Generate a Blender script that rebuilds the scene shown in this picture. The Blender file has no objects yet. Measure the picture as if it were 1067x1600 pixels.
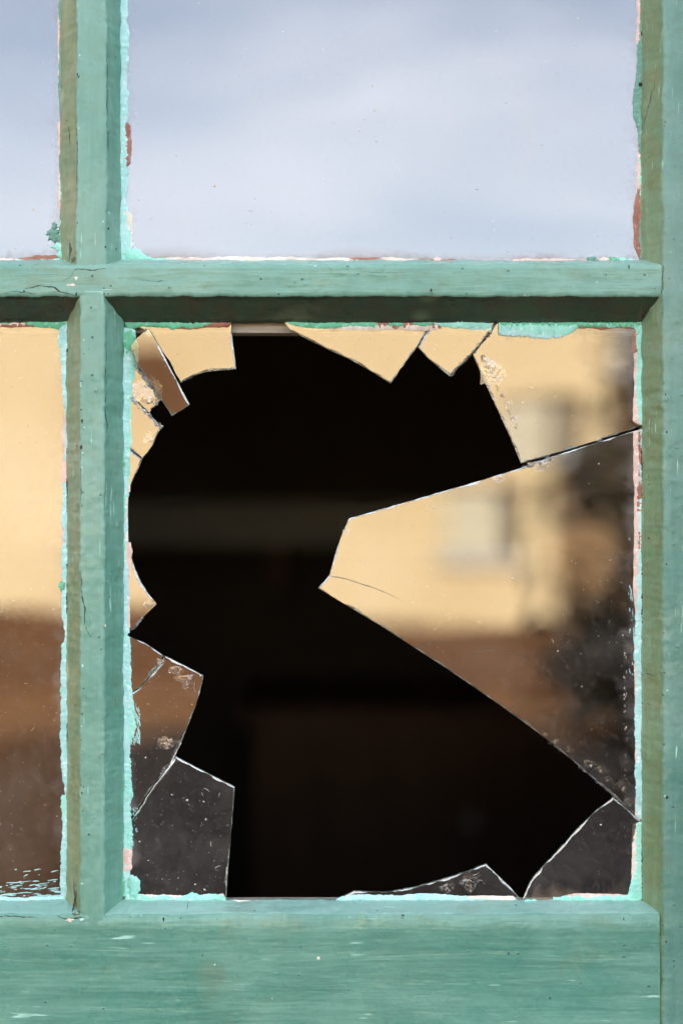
import bpy, bmesh, math, random
from mathutils import Vector, Matrix, noise

# ------------------------------------------------------------------ frame of reference
S = 0.00045            # metres per photograph pixel on the front face of the sash
D = 1.05               # camera to front face of the sash
H = 1.50               # height of the optical axis above the ground
GD = 0.020             # glass lies this far behind the front face
BASE = Vector((0, 0, H - 900 * S))
scene = bpy.context.scene

# ------------------------------------------------------------------ camera
cam_d = bpy.data.cameras.new('camera')
cam = bpy.data.objects.new('camera', cam_d)
scene.collection.objects.link(cam)
cam.location = (0, -D, H)
cam.rotation_euler = (math.pi / 2, 0, 0)
cam_d.sensor_fit = 'VERTICAL'
cam_d.sensor_height = 36.0
cam_d.lens = 36.0 * D / (1600 * S)
cam_d.clip_start = 0.05
cam_d.clip_end = 4000
cam_d.dof.use_dof = True
cam_d.dof.focus_distance = D + 0.015
cam_d.dof.aperture_fstop = 2.0
scene.camera = cam

# ------------------------------------------------------------------ sky and sun
SUN_EL, SUN_AZ = 34.0, 10.0      # azimuth from +Y (behind the window wall) towards +X
world = bpy.data.worlds.new('World')
scene.world = world
world.use_nodes = True
wn, wl = world.node_tree.nodes, world.node_tree.links
wn.clear()
w_out = wn.new('ShaderNodeOutputWorld')
w_bg = wn.new('ShaderNodeBackground'); w_bg.inputs['Strength'].default_value = 0.15
w_sky = wn.new('ShaderNodeTexSky'); w_sky.sky_type = 'NISHITA'; w_sky.sun_disc = False
w_sky.sun_elevation = math.radians(SUN_EL); w_sky.sun_rotation = math.radians(SUN_AZ)
w_sky.air_density = 1.0; w_sky.dust_density = 1.0; w_sky.ozone_density = 1.0
w_tc = wn.new('ShaderNodeTexCoord')
w_map = wn.new('ShaderNodeMapping'); w_map.inputs['Scale'].default_value = (1.0, 1.0, 4.0); w_map.inputs['Location'].default_value = (5.0, 0.0, 2.0)
w_map.inputs['Rotation'].default_value = (0.0, 0.5, 0.4)
w_no = wn.new('ShaderNodeTexNoise'); w_no.inputs['Scale'].default_value = 2.6
w_no.inputs['Detail'].default_value = 6; w_no.inputs['Roughness'].default_value = 0.5; w_no.inputs['Distortion'].default_value = 0.5
w_rp = wn.new('ShaderNodeValToRGB')
w_rp.color_ramp.elements[0].position = 0.34; w_rp.color_ramp.elements[0].color = (0.25, 0.25, 0.25, 1)
w_rp.color_ramp.elements[1].position = 0.66; w_rp.color_ramp.elements[1].color = (0.85, 0.85, 0.85, 1)
w_mx = wn.new('ShaderNodeMixRGB'); w_mx.inputs[2].default_value = (9.3, 9.5, 10.4, 1)
wl.new(w_tc.outputs['Generated'], w_map.inputs['Vector']); wl.new(w_map.outputs[0], w_no.inputs['Vector'])
wl.new(w_no.outputs['Fac'], w_rp.inputs[0]); wl.new(w_rp.outputs[0], w_mx.inputs[0])
wl.new(w_sky.outputs[0], w_mx.inputs[1]); wl.new(w_mx.outputs[0], w_bg.inputs['Color'])
wl.new(w_bg.outputs[0], w_out.inputs['Surface'])

sun_d = bpy.data.lights.new('sun', 'SUN'); sun_d.energy = 5.0; sun_d.angle = math.radians(0.53); sun_d.color = (1.0, 0.94, 0.84)
sun = bpy.data.objects.new('sun', sun_d); scene.collection.objects.link(sun)
_e, _a = math.radians(SUN_EL), math.radians(SUN_AZ)
sun_dir = Vector((math.sin(_a) * math.cos(_e), math.cos(_a) * math.cos(_e), math.sin(_e)))
sun.rotation_euler = sun_dir.to_track_quat('Z', 'Y').to_euler()
sun.location = (0, 6, 14)

scene.view_settings.view_transform = 'Standard'
scene.view_settings.look = 'None'
scene.view_settings.gamma = 1.0
scene.view_settings.exposure = 1.42
scene.view_settings.use_curve_mapping = False
scene.render.engine = 'CYCLES'
scene.cycles.max_bounces = 6
scene.cycles.transparent_max_bounces = 10
scene.cycles.use_denoising = True
scene.cycles.use_adaptive_sampling = True
scene.cycles.adaptive_threshold = 0.03
scene.cycles.diffuse_bounces = 3
scene.cycles.glossy_bounces = 3

# ------------------------------------------------------------------ helpers
def P(px, py, y=0.0):
    """photograph pixel on the plane at depth y -> point in the place"""
    k = (D + y) / D
    return Vector(((px - 533.5) * S * k, y, H + (800 - py) * S * k))

def gx(px): return 533.5 + (px - 533.5) * (D + GD) / D     # glass-plane pixel -> front-plane pixel
def gy(py): return 800 + (py - 800) * (D + GD) / D

def link(name, verts, faces, mats, parent=None, smooth=True, midx=None):
    off = parent_world(parent)
    me = bpy.data.meshes.new(name)
    me.from_pydata([tuple(Vector(v) - off) for v in verts], [], faces)
    for m in (mats if isinstance(mats, (list, tuple)) else [mats]):
        me.materials.append(m)
    for i, p in enumerate(me.polygons):
        p.use_smooth = smooth
        if midx: p.material_index = midx[i]
    me.update()
    ob = bpy.data.objects.new(name, me)
    scene.collection.objects.link(ob)
    if parent is not None: ob.parent = parent
    return ob

def parent_world(o):
    v = Vector((0, 0, 0))
    while o is not None:
        v = v + Vector(o.location); o = o.parent
    return v

def thing(name, loc, label, cat, group=None):
    o = bpy.data.objects.new(name, None); o.empty_display_size = 0.05
    o.location = loc; scene.collection.objects.link(o)
    o['label'] = label; o['category'] = cat
    if group: o['group'] = group
    return o

def box(name, lo, hi, mat, parent=None, bevel=0.0):
    bm = bmesh.new()
    bmesh.ops.create_cube(bm, size=1.0)
    for v in bm.verts:
        v.co = Vector(((lo[i] + hi[i]) / 2 + v.co[i] * (hi[i] - lo[i]) for i in range(3)))
    if bevel:
        bmesh.ops.bevel(bm, geom=list(bm.edges), offset=bevel, segments=2, affect='EDGES')
    bm.verts.index_update()
    vs = [v.co.copy() for v in bm.verts]; fs = [[v.index for v in f.verts] for f in bm.faces]
    bm.free()
    return link(name, vs, fs, mat, parent, smooth=False)

def fbm(x, y, z, o=4):
    return noise.fractal(Vector((x, y, z)), 1.0, 2.0, o, noise_basis='PERLIN_ORIGINAL')

# ------------------------------------------------------------------ materials
class M:
    def __init__(self, name):
        self.m = bpy.data.materials.new(name); self.m.use_nodes = True
        self.n, self.l = self.m.node_tree.nodes, self.m.node_tree.links
        self.n.clear(); self.out = self.n.new('ShaderNodeOutputMaterial')
        self.tc = self.n.new('ShaderNodeTexCoord')
    def node(self, t, **kw):
        n = self.n.new(t)
        for k, v in kw.items(): setattr(n, k, v)
        return n
    def inp(self, n, key, v):
        if hasattr(v, 'is_output') or isinstance(v, bpy.types.NodeSocket): self.l.new(v, n.inputs[key])
        else: n.inputs[key].default_value = v
    def noise(self, scale, detail=4, rough=0.55, stretch=None, dist=0.0, off=(0, 0, 0)):
        mp = self.node('ShaderNodeMapping'); mp.inputs['Scale'].default_value = stretch or (1, 1, 1)
        mp.inputs['Location'].default_value = off
        self.l.new(self.tc.outputs['Object'], mp.inputs['Vector'])
        n = self.node('ShaderNodeTexNoise'); self.l.new(mp.outputs[0], n.inputs['Vector'])
        self.inp(n, 'Scale', scale); self.inp(n, 'Detail', detail); self.inp(n, 'Roughness', rough); self.inp(n, 'Distortion', dist)
        return n.outputs['Fac']
    def voro(self, scale, stretch=None, off=(0, 0, 0)):
        mp = self.node('ShaderNodeMapping'); mp.inputs['Scale'].default_value = stretch or (1, 1, 1); mp.inputs['Location'].default_value = off
        self.l.new(self.tc.outputs['Object'], mp.inputs['Vector'])
        n = self.node('ShaderNodeTexVoronoi'); self.l.new(mp.outputs[0], n.inputs['Vector']); self.inp(n, 'Scale', scale)
        return n
    def ramp(self, f, p0, p1, c0=(0, 0, 0), c1=(1, 1, 1)):
        r = self.node('ShaderNodeValToRGB'); e = r.color_ramp.elements
        e[0].position, e[1].position = p0, p1
        e[0].color = (*c0, 1); e[1].color = (*c1, 1)
        self.l.new(f, r.inputs[0]); return r.outputs[0]
    def mix(self, f, a, b, bt='MIX'):
        n = self.node('ShaderNodeMixRGB', blend_type=bt)
        for k, v in ((0, f), (1, a), (2, b)):
            if isinstance(v, tuple): v = (*v, 1)
            self.inp(n, k, v)
        return n.outputs[0]
    def math(self, op, a, b=0.0):
        n = self.node('ShaderNodeMath', operation=op); self.inp(n, 0, a); self.inp(n, 1, b); return n.outputs[0]
    def bump(self, h, strength, dist, normal=None):
        n = self.node('ShaderNodeBump'); self.inp(n, 'Strength', strength); self.inp(n, 'Distance', dist); self.inp(n, 'Height', h)
        if normal is not None: self.l.new(normal, n.inputs['Normal'])
        return n.outputs[0]
    def principled(self, col, rough=0.6, normal=None, spec=0.5, coat=0.0):
        b = self.node('ShaderNodeBsdfPrincipled')
        if isinstance(col, tuple): col = (*col, 1)
        self.inp(b, 'Base Color', col); self.inp(b, 'Roughness', rough); self.inp(b, 'Specular IOR Level', spec)
        if normal is not None: self.l.new(normal, b.inputs['Normal'])
        self.l.new(b.outputs[0], self.out.inputs['Surface']); return b

def paint(name, c_main, c_alt, c_worn, axis, streak=0.35, lumps=1.0, rough=0.37, long_=9.0, cross=95.0, blotch=None, scratch=1.0):
    m = M(name)
    st = {'x': (long_, cross, cross), 'z': (cross, cross, long_)}[axis]
    big = m.noise(11, 3, 0.65, dist=0.6)
    s1 = m.noise(1.0, 3, 0.62, stretch=st, dist=0.7)
    s2 = m.noise(1.0, 2, 0.6, stretch=tuple(v * 2.9 for v in st), off=(3, 1, 7), dist=0.3)
    fine = m.noise(480, 2, 0.6)
    col = m.mix(m.ramp(big, 0.35, 0.68), c_main, c_alt)
    col = m.mix(m.math('MULTIPLY', m.ramp(s1, 0.45, 0.80), streak), col, c_worn)
    col = m.mix(m.math('MULTIPLY', m.ramp(s2, 0.30, 0.52, (1, 1, 1), (0, 0, 0)), streak * 0.5), col, tuple(v * 0.6 for v in c_main))
    if blotch:      # stains of mould and dirt
        col = m.mix(m.ramp(m.noise(46, 5, 0.65, dist=0.8, off=(2, 2, 2)), 0.44, 0.68), col, blotch)
        vb = m.voro(34, off=(6, 1, 3)); ring = m.math('MULTIPLY', m.ramp(vb.outputs['Distance'], 0.10, 0.34, (1, 1, 1), (0, 0, 0)), m.ramp(vb.outputs['Color'], 0.60, 0.62))
        col = m.mix(m.math('MULTIPLY', ring, 0.6), col, tuple(min(1, v * 2.0 + 0.02) for v in c_worn))
    # thin grey weathering bloom and warm dirt wiped along the bar
    col = m.mix(m.math('MULTIPLY', m.ramp(m.noise(5.5, 3, 0.7, off=(1, 8, 3)), 0.48, 0.72), 0.30 * scratch), col, tuple(0.6 * v + 0.4 * w for v, w in zip(c_worn, (0.30, 0.33, 0.27))))
    col = m.mix(m.math('MULTIPLY', m.ramp(m.noise(20, 3, 0.7, off=(4, 0, 5)), 0.58, 0.74), 0.40), col, (0.13, 0.15, 0.085))
    # scratches through to the lighter undercoat
    s3 = m.noise(1.0, 1, 0.5, stretch=tuple(v * 5.0 for v in st), off=(9, 4, 2))
    scr = m.math('MULTIPLY', m.math('MULTIPLY', m.ramp(s3, 0.70, 0.76), m.ramp(big, 0.47, 0.60)), scratch)
    col = m.mix(scr, col, (0.34, 0.60, 0.50))
    # rubbed, paler arrises
    geo = m.node('ShaderNodeNewGeometry')
    edge = m.math('MULTIPLY', m.ramp(geo.outputs['Pointiness'], 0.515, 0.60), m.ramp(big, 0.30, 0.62))
    col = m.mix(m.math('MULTIPLY', edge, 0.75), col, tuple(min(1, v * 1.25 + 0.04) for v in c_worn))
    # pin-prick pits, grime specks and raised paint nibs
    v = m.voro(150); spot = m.ramp(v.outputs['Distance'], 0.02, 0.19, (1, 1, 1), (0, 0, 0))
    pick = m.ramp(v.outputs['Color'], 0.80, 0.81)
    pit = m.math('MULTIPLY', spot, pick)
    col = m.mix(pit, col, (0.02, 0.05, 0.04))
    nib = m.math('MULTIPLY', m.ramp(v.outputs['Distance'], 0.05, 0.42, (1, 1, 1), (0, 0, 0)), m.ramp(v.outputs['Color'], 0.30, 0.29))
    lum = m.noise(48, 3, 0.5); lum2 = m.noise(150, 2, 0.5)
    h = m.math('ADD', m.math('MULTIPLY', s1, 0.85 * streak + 0.10), m.math('MULTIPLY', s2, 0.5 * streak + 0.07))
    h = m.math('ADD', h, m.math('MULTIPLY', lum, 0.42 * lumps)); h = m.math('ADD', h, m.math('MULTIPLY', lum2, 0.20 * lumps))
    h = m.math('ADD', h, m.math('MULTIPLY', fine, 0.05)); h = m.math('ADD', h, m.math('MULTIPLY', nib, 0.10))
    h = m.math('SUBTRACT', h, m.math('MULTIPLY', pit, 0.35)); h = m.math('SUBTRACT', h, m.math('MULTIPLY', scr, 0.10))
    nrm = m.bump(h, 0.75, 0.0020)
    rg = m.ramp(m.noise(26, 2, 0.65, off=(7, 7, 1)), 0.34, 0.70, (rough - 0.18,) * 3, (rough + 0.22,) * 3)
    m.principled(col, rg, nrm, 0.5)
    return m.m

GREEN = (0.110, 0.268, 0.205); GREEN2 = (0.148, 0.308, 0.242); WORN = (0.24, 0.43, 0.35)
paint_h = paint('green_paint_horizontal_strokes', GREEN, GREEN2, WORN, 'x', 0.35)
paint_v = paint('green_paint_vertical_strokes', GREEN, GREEN2, WORN, 'z', 0.25)
paint_stile = paint('green_stile_paint', (0.074, 0.192, 0.152), (0.100, 0.226, 0.182), (0.18, 0.34, 0.28), 'z', 0.25, 1.2)
paint_rail = paint('green_paint_coarse_strokes', (0.066, 0.205, 0.152), (0.098, 0.252, 0.192), (0.20, 0.39, 0.312), 'x', 0.55, 1.1, 0.34, 6.0, 62.0)
paint_olive = paint('olive_bounce_tint_paint', (0.185, 0.235, 0.115), (0.23, 0.265, 0.145), (0.30, 0.32, 0.19), 'z', 0.40, 1.0, 0.38, blotch=(0.13, 0.21, 0.11))  # olive tint paints in warm house bounce on left-facing bevels; blotches are stains
paint_bounce_green = paint('green_bounce_tint_paint', (0.115, 0.205, 0.10), (0.15, 0.24, 0.125), (0.24, 0.32, 0.19), 'z', 0.40, 1.2, 0.38, blotch=(0.135, 0.175, 0.075))  # greener olive for the stile bevel, same warm bounce put into the colour
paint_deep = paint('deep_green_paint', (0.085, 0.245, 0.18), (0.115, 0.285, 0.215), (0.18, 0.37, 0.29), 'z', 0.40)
paint_shade_mould = paint('shade_dark_mould_spot_paint', (0.020, 0.048, 0.026), (0.035, 0.065, 0.036), (0.06, 0.09, 0.05), 'x', 0.3, 1.3, blotch=(0.045, 0.042, 0.024), scratch=0.0)  # base darkened to paint shade under the bars; blotches are mould spots
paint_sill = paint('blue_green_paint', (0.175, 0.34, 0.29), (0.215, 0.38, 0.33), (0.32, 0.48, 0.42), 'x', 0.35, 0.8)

def flake(name, c1, c2, c3=None, rough=0.55):
    m = M(name)
    col = m.mix(m.ramp(m.noise(90, 4), 0.35, 0.65), c1, c2)
    if c3: col = m.mix(m.ramp(m.noise(260, 3, off=(5, 5, 5)), 0.58, 0.66), col, c3)
    col = m.mix(m.math('MULTIPLY', m.ramp(m.noise(40, 4, 0.7, off=(8, 2, 1)), 0.50, 0.72), 0.5), col, tuple(0.45 * v + 0.03 for v in c1))
    h = m.math('ADD', m.noise(300, 4), m.math('MULTIPLY', m.noise(1, 2, stretch=(900, 900, 900)), 0.4))
    m.principled(col, rough, m.bump(h, 0.6, 0.0008), 0.4)
    return m.m
mint = flake('mint_paint_film', (0.24, 0.62, 0.50), (0.32, 0.70, 0.58), (0.45, 0.78, 0.68))
mint_blue = flake('pale_blue_mint_film', (0.30, 0.60, 0.57), (0.42, 0.70, 0.68), (0.55, 0.80, 0.78))
mint_deep = flake('emerald_paint_film', (0.09, 0.42, 0.24), (0.15, 0.52, 0.33), (0.25, 0.62, 0.45))
green_film = flake('green_paint_film', (0.10, 0.26, 0.20), (0.13, 0.31, 0.24), (0.2, 0.42, 0.34))
primer = flake('red_primer', (0.24, 0.085, 0.055), (0.34, 0.15, 0.10), (0.45, 0.25, 0.19))
pink = flake('pink_undercoat', (0.62, 0.43, 0.36), (0.72, 0.55, 0.48), (0.82, 0.72, 0.66))
cream = flake('cream_putty', (0.62, 0.52, 0.42), (0.75, 0.70, 0.62), (0.85, 0.82, 0.78))
grime_crack_shade = flake('black_grime_crack_shade', (0.012, 0.014, 0.012), (0.03, 0.03, 0.025), None, 0.9)  # dirt specks, and black ribbons that paint the shade inside cracks

def glass(name, ior=2.85, dust=1.0, wave=1.0):
    m = M(name)
    wav = m.bump(m.noise(7, 2, 0.4), 0.05 * wave, 0.010)
    fr = m.node('ShaderNodeFresnel'); fr.inputs['IOR'].default_value = ior
    tr = m.node('ShaderNodeBsdfTransparent'); tr.inputs[0].default_value = (0.93, 0.96, 0.94, 1)
    gl = m.node('ShaderNodeBsdfGlossy'); gl.inputs['Roughness'].default_value = 0.0; gl.inputs[0].default_value = (1, 1, 1, 1)
    m.l.new(wav, gl.inputs['Normal'])
    mx = m.node('ShaderNodeMixShader'); m.l.new(fr.outputs[0], mx.inputs[0]); m.l.new(tr.outputs[0], mx.inputs[1]); m.l.new(gl.outputs[0], mx.inputs[2])
    # dust film, smears, specks and fine scratches
    film = m.math('MULTIPLY', m.ramp(m.noise(16, 4, 0.62, dist=0.4), 0.46, 0.86), 0.060)
    film = m.math('ADD', film, m.math('MULTIPLY', m.ramp(m.noise(170, 2, 0.7), 0.50, 0.78), 0.040))
    film = m.math('ADD', film, 0.001)
    # curved wipe marks left by a rag
    wv = m.node('ShaderNodeTexWave', wave_type='RINGS', rings_direction='Y'); m.inp(wv, 'Scale', 6.0); m.inp(wv, 'Distortion', 3.5); m.inp(wv, 'Detail', 3.0); m.inp(wv, 'Detail Scale', 1.2)
    wm = m.node('ShaderNodeMapping'); wm.inputs['Location'].default_value = (-0.05, 0.0, -0.67); m.l.new(m.tc.outputs['Object'], wm.inputs['Vector']); m.l.new(wm.outputs[0], wv.inputs['Vector'])
    wipe = m.math('MULTIPLY', m.ramp(wv.outputs['Fac'], 0.70, 1.0), m.ramp(m.noise(9, 3, off=(3, 3, 8)), 0.45, 0.70))
    ln = m.node('ShaderNodeVectorMath', operation='LENGTH'); m.l.new(wm.outputs[0], ln.inputs[0])
    wipe = m.math('MULTIPLY', wipe, m.ramp(ln.outputs['Value'], 0.06, 0.17, (1, 1, 1), (0.08, 0.08, 0.08)))
    film = m.math('ADD', film, m.math('MULTIPLY', wipe, 0.10))
    v = m.voro(95); sp = m.ramp(v.outputs['Distance'], 0.02, 0.085, (1, 1, 1), (0, 0, 0))
    pk = m.ramp(v.outputs['Color'], 0.62, 0.63)
    v2 = m.voro(38, off=(2, 7, 4), stretch=(1.3, 1.0, 0.8)); sp2 = m.ramp(v2.outputs['Distance'], 0.014, 0.032, (1, 1, 1), (0, 0, 0))
    pk2 = m.ramp(v2.outputs['Color'], 0.70, 0.71)
    v3 = m.voro(210, off=(1, 2, 9)); sp3 = m.ramp(v3.outputs['Distance'], 0.05, 0.14, (1, 1, 1), (0, 0, 0))
    pk3 = m.ramp(v3.outputs['Color'], 0.60, 0.61)
    sc = m.noise(1.0, 2, 0.5, stretch=(900, 900, 30), dist=1.5, off=(4, 4, 4)); scr = m.math('MULTIPLY', m.ramp(sc, 0.74, 0.80), 0.18)
    sf = m.math('MULTIPLY', sp, pk)
    sf = m.math('ADD', m.math('MULTIPLY', sf, 0.45), m.math('MULTIPLY', m.math('MULTIPLY', sp2, pk2), 0.85))
    sf = m.math('ADD', sf, m.math('MULTIPLY', m.math('MULTIPLY', sp3, pk3), 0.2))
    tot = m.math('ADD', m.math('ADD', film, scr), sf)
    tot = m.math('MINIMUM', m.math('MULTIPLY', tot, dust), 0.9)
    df = m.node('ShaderNodeBsdfDiffuse'); df.inputs[0].default_value = (0.62, 0.57, 0.50, 1)
    mx2 = m.node('ShaderNodeMixShader'); m.l.new(tot, mx2.inputs[0]); m.l.new(mx.outputs[0], mx2.inputs[1]); m.l.new(df.outputs[0], mx2.inputs[2])
    m.l.new(mx2.outputs[0], m.out.inputs['Surface'])
    return m.m
glass_front = glass('dusty_window_glass')
def dust_film(name, col, a):
    m = M(name); tr = m.node('ShaderNodeBsdfTransparent'); df = m.node('ShaderNodeBsdfDiffuse'); df.inputs[0].default_value = (*col, 1)
    f = m.math('MULTIPLY', m.math('MULTIPLY', m.ramp(m.noise(70, 5, 0.7), 0.36, 0.70), m.ramp(m.noise(14, 3), 0.3, 0.62)), a)
    at = m.node('ShaderNodeAttribute'); at.attribute_name = 'fade'; f = m.math('MULTIPLY', f, at.outputs['Fac'])
    mx = m.node('ShaderNodeMixShader'); m.l.new(f, mx.inputs[0]); m.l.new(tr.outputs[0], mx.inputs[1]); m.l.new(df.outputs[0], mx.inputs[2])
    m.l.new(mx.outputs[0], m.out.inputs['Surface']); return m.m
dust_brown = dust_film('brown_dirt_bloom', (0.40, 0.29, 0.20), 0.55)
dust_pale = dust_film('pale_dirt_bloom', (0.62, 0.58, 0.54), 0.38)
def clear_back(name):
    m = M(name); tr = m.node('ShaderNodeBsdfTransparent'); tr.inputs[0].default_value = (0.94, 0.97, 0.95, 1)
    m.l.new(tr.outputs[0], m.out.inputs['Surface']); return m.m
glass_back = clear_back('glass_inner_face')
def edge_glass(name, col, tr_amt, gl_amt, rough):
    m = M(name)
    df = m.node('ShaderNodeBsdfDiffuse')
    cc = m.mix(m.ramp(m.noise(110, 3, 0.7), 0.40, 0.66), tuple(v * 0.10 for v in col), col); m.l.new(cc, df.inputs[0])
    gl = m.node('ShaderNodeBsdfGlossy'); gl.inputs['Roughness'].default_value = rough
    m.l.new(m.bump(m.noise(600, 3), 0.7, 0.001), gl.inputs['Normal'])
    tr = m.node('ShaderNodeBsdfTransparent'); tr.inputs[0].default_value = (0.8, 0.9, 0.85, 1)
    a = m.node('ShaderNodeMixShader'); a.inputs[0].default_value = gl_amt; m.l.new(df.outputs[0], a.inputs[1]); m.l.new(gl.outputs[0], a.inputs[2])
    b = m.node('ShaderNodeMixShader'); b.inputs[0].default_value = tr_amt; m.l.new(a.outputs[0], b.inputs[1]); m.l.new(tr.outputs[0], b.inputs[2])
    m.l.new(b.outputs[0], m.out.inputs['Surface']); return m.m
glass_edge = edge_glass('broken_glass_edge', (0.55, 0.63, 0.50), 0.25, 0.45, 0.10)
def chip_glass(name, col, d_amt, ior):
    m = M(name)
    fr = m.node('ShaderNodeFresnel'); fr.inputs['IOR'].default_value = ior
    tr = m.node('ShaderNodeBsdfTransparent'); gl = m.node('ShaderNodeBsdfGlossy'); gl.inputs['Roughness'].default_value = 0.03
    df = m.node('ShaderNodeBsdfDiffuse'); df.inputs[0].default_value = (*col, 1)
    a = m.node('ShaderNodeMixShader'); m.l.new(fr.outputs[0], a.inputs[0]); m.l.new(tr.outputs[0], a.inputs[1]); m.l.new(gl.outputs[0], a.inputs[2])
    b = m.node('ShaderNodeMixShader'); m.l.new(m.math('MULTIPLY', m.ramp(m.noise(500, 2), 0.45, 0.7), d_amt), b.inputs[0]); m.l.new(a.outputs[0], b.inputs[1]); m.l.new(df.outputs[0], b.inputs[2])
    m.l.new(b.outputs[0], m.out.inputs['Surface']); return m.m
chip_mat = chip_glass('chipped_glass', (0.75, 0.72, 0.68), 0.22, 2.1)
chip_white = edge_glass('crushed_glass', (0.80, 0.78, 0.74), 0.25, 0.45, 0.15)

def simple(name, c1, c2, scale, rough=0.8, bump=0.4, dist=0.01, stretch=None, spec=0.3):
    m = M(name)
    f = m.noise(scale, 6, 0.6, stretch=stretch)
    col = m.mix(m.ramp(f, 0.3, 0.7), c1, c2)
    m.principled(col, rough, m.bump(m.noise(scale * 4, 5, 0.6, stretch=stretch), bump, dist), spec); return m.m
yellow_wall = simple('yellow_render', (0.68, 0.50, 0.26), (0.88, 0.71, 0.43), 0.55)
brown_plinth = simple('brown_plinth', (0.10, 0.044, 0.016), (0.17, 0.08, 0.032), 1.5)
earth = simple('dry_earth', (0.13, 0.056, 0.019), (0.23, 0.112, 0.044), 1.3, 0.95, 0.6, 0.05)
plaster = simple('weathered_plaster', (0.34, 0.33, 0.29), (0.44, 0.42, 0.37), 4, 0.9, 0.5, 0.01)
shutter_blue = simple('pale_blue_shutter', (0.60, 0.53, 0.37), (0.67, 0.60, 0.44), 5)
white_trim = simple('white_trim', (0.66, 0.63, 0.56), (0.76, 0.73, 0.66), 4)
dark_glass = simple('dark_window_glass', (0.22, 0.18, 0.12), (0.30, 0.25, 0.17), 3, 0.3, 0.0, 0.001, None, 0.5)
roof_mat = simple('clay_coping', (0.30, 0.15, 0.09), (0.42, 0.24, 0.15), 6)
grey_wood = simple('bare_grey_wood', (0.30, 0.27, 0.21), (0.52, 0.48, 0.39), 1.0, 0.8, 0.5, 0.001, (12, 500, 500))
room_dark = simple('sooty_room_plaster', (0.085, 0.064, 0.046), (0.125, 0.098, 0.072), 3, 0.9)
shelf_mat = simple('dusty_shelf_board', (0.40, 0.385, 0.345), (0.50, 0.48, 0.44), 1.0, 0.8, 0.3, 0.002, (3, 40, 40))
cupboard_mat = simple('dark_brown_cupboard', (0.17, 0.095, 0.058), (0.24, 0.14, 0.085), 1.0, 0.6, 0.3, 0.002, (40, 40, 3))
bark = simple('bark', (0.06, 0.045, 0.03), (0.11, 0.08, 0.055), 8, 0.9, 0.8, 0.02, (1, 1, 0.3))
leaf_mat = simple('dark_leaf', (0.06, 0.045, 0.022), (0.13, 0.090, 0.042), 3, 0.6, 0.1, 0.002)
fence_mat = simple('brown_fence_board', (0.24, 0.145, 0.07), (0.34, 0.21, 0.105), 2.0, 0.8, 0.3, 0.004, (6, 6, 0.8))

# ------------------------------------------------------------------ ground, wall of the building that holds the window, room behind it
def structure(o): o['kind'] = 'structure'; return o
n = 24; gv = []; gf = []
R = 1500.0
xs = [-R, -400, -120, -40, -20] + [-14 + i * 1.4 for i in range(21)] + [20, 40, 120, 400, R]
for j, yy in enumerate(xs):
    for xx in xs:
        gv.append((xx, yy, 0.03 * fbm(xx * 0.4, yy * 0.4, 0.3) - 0.03 if max(abs(xx), abs(yy)) < 30 else -0.03))
NX = len(xs)
for j in range(NX - 1):
    for i in range(NX - 1):
        a = j * NX + i; gf.append((a, a + 1, a + NX + 1, a + NX))
structure(link('ground', gv, gf, earth))

# dark sheet added to deepen mirrored ground shade; left edge follows a sight line
shade_dark_ground = simple('shade_dark_ground', (0.026, 0.021, 0.018), (0.050, 0.038, 0.030), 1.5, 0.9, 0.6, 0.01)
shade_sheet_pts = [(-0.45, -0.5), (24, -0.5), (24, -8.9), (-0.9, -8.7), (-1.7, -8.2), (-1.35, -6.6), (-0.95, -4.0)]
lv = [(x, y, 0.022) for x, y in shade_sheet_pts] + [(x, y, -0.06) for x, y in shade_sheet_pts]; ln_ = len(shade_sheet_pts)
structure(link('shade_sheet', lv, [tuple(range(ln_))[::-1]] + [(i, (i + 1) % ln_, ln_ + (i + 1) % ln_, ln_ + i) for i in range(ln_)], shade_dark_ground, None, False))

WX0, WX1 = gx(-800), gx(1175)      # sash outer limits in front-plane pixels
WY0, WY1 = gy(-650), gy(1690)
x0, x1 = (WX0 - 533.5) * S, (WX1 - 533.5) * S
z1, z0 = H + (800 - WY0) * S, H + (800 - WY1) * S
WALLF = -0.045                      # outer face of the wall stands proud of the sash
bw = thing('building_wall', (0, 0.1, 0), 'weathered plaster house wall that surrounds the green window', 'wall')
for nm, lo, hi in (('wall_panel', (-6, WALLF, -0.1), (x0 - 0.004, 0.30, 6.0)), ('wall_panel', (x1 + 0.004, WALLF, -0.1), (6, 0.30, 6.0)),
                   ('wall_panel', (x0 - 0.004, WALLF + 0.0, z1 + 0.004), (x1 + 0.004, 0.30, 6.0)), ('wall_panel', (x0 - 0.004, WALLF, -0.1), (x1 + 0.004, 0.30, z0 - 0.004))):
    box(nm, lo, hi, plaster, bw)
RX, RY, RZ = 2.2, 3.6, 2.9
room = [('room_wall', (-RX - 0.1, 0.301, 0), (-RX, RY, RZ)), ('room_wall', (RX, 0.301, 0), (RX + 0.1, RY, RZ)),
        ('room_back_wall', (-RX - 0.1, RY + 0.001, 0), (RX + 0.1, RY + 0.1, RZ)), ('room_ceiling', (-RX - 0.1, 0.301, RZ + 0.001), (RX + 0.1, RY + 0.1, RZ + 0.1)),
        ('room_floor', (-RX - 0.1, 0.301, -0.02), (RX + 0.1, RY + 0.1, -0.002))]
for nm, lo, hi in room: structure(box(nm, lo, hi, room_dark))
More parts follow.
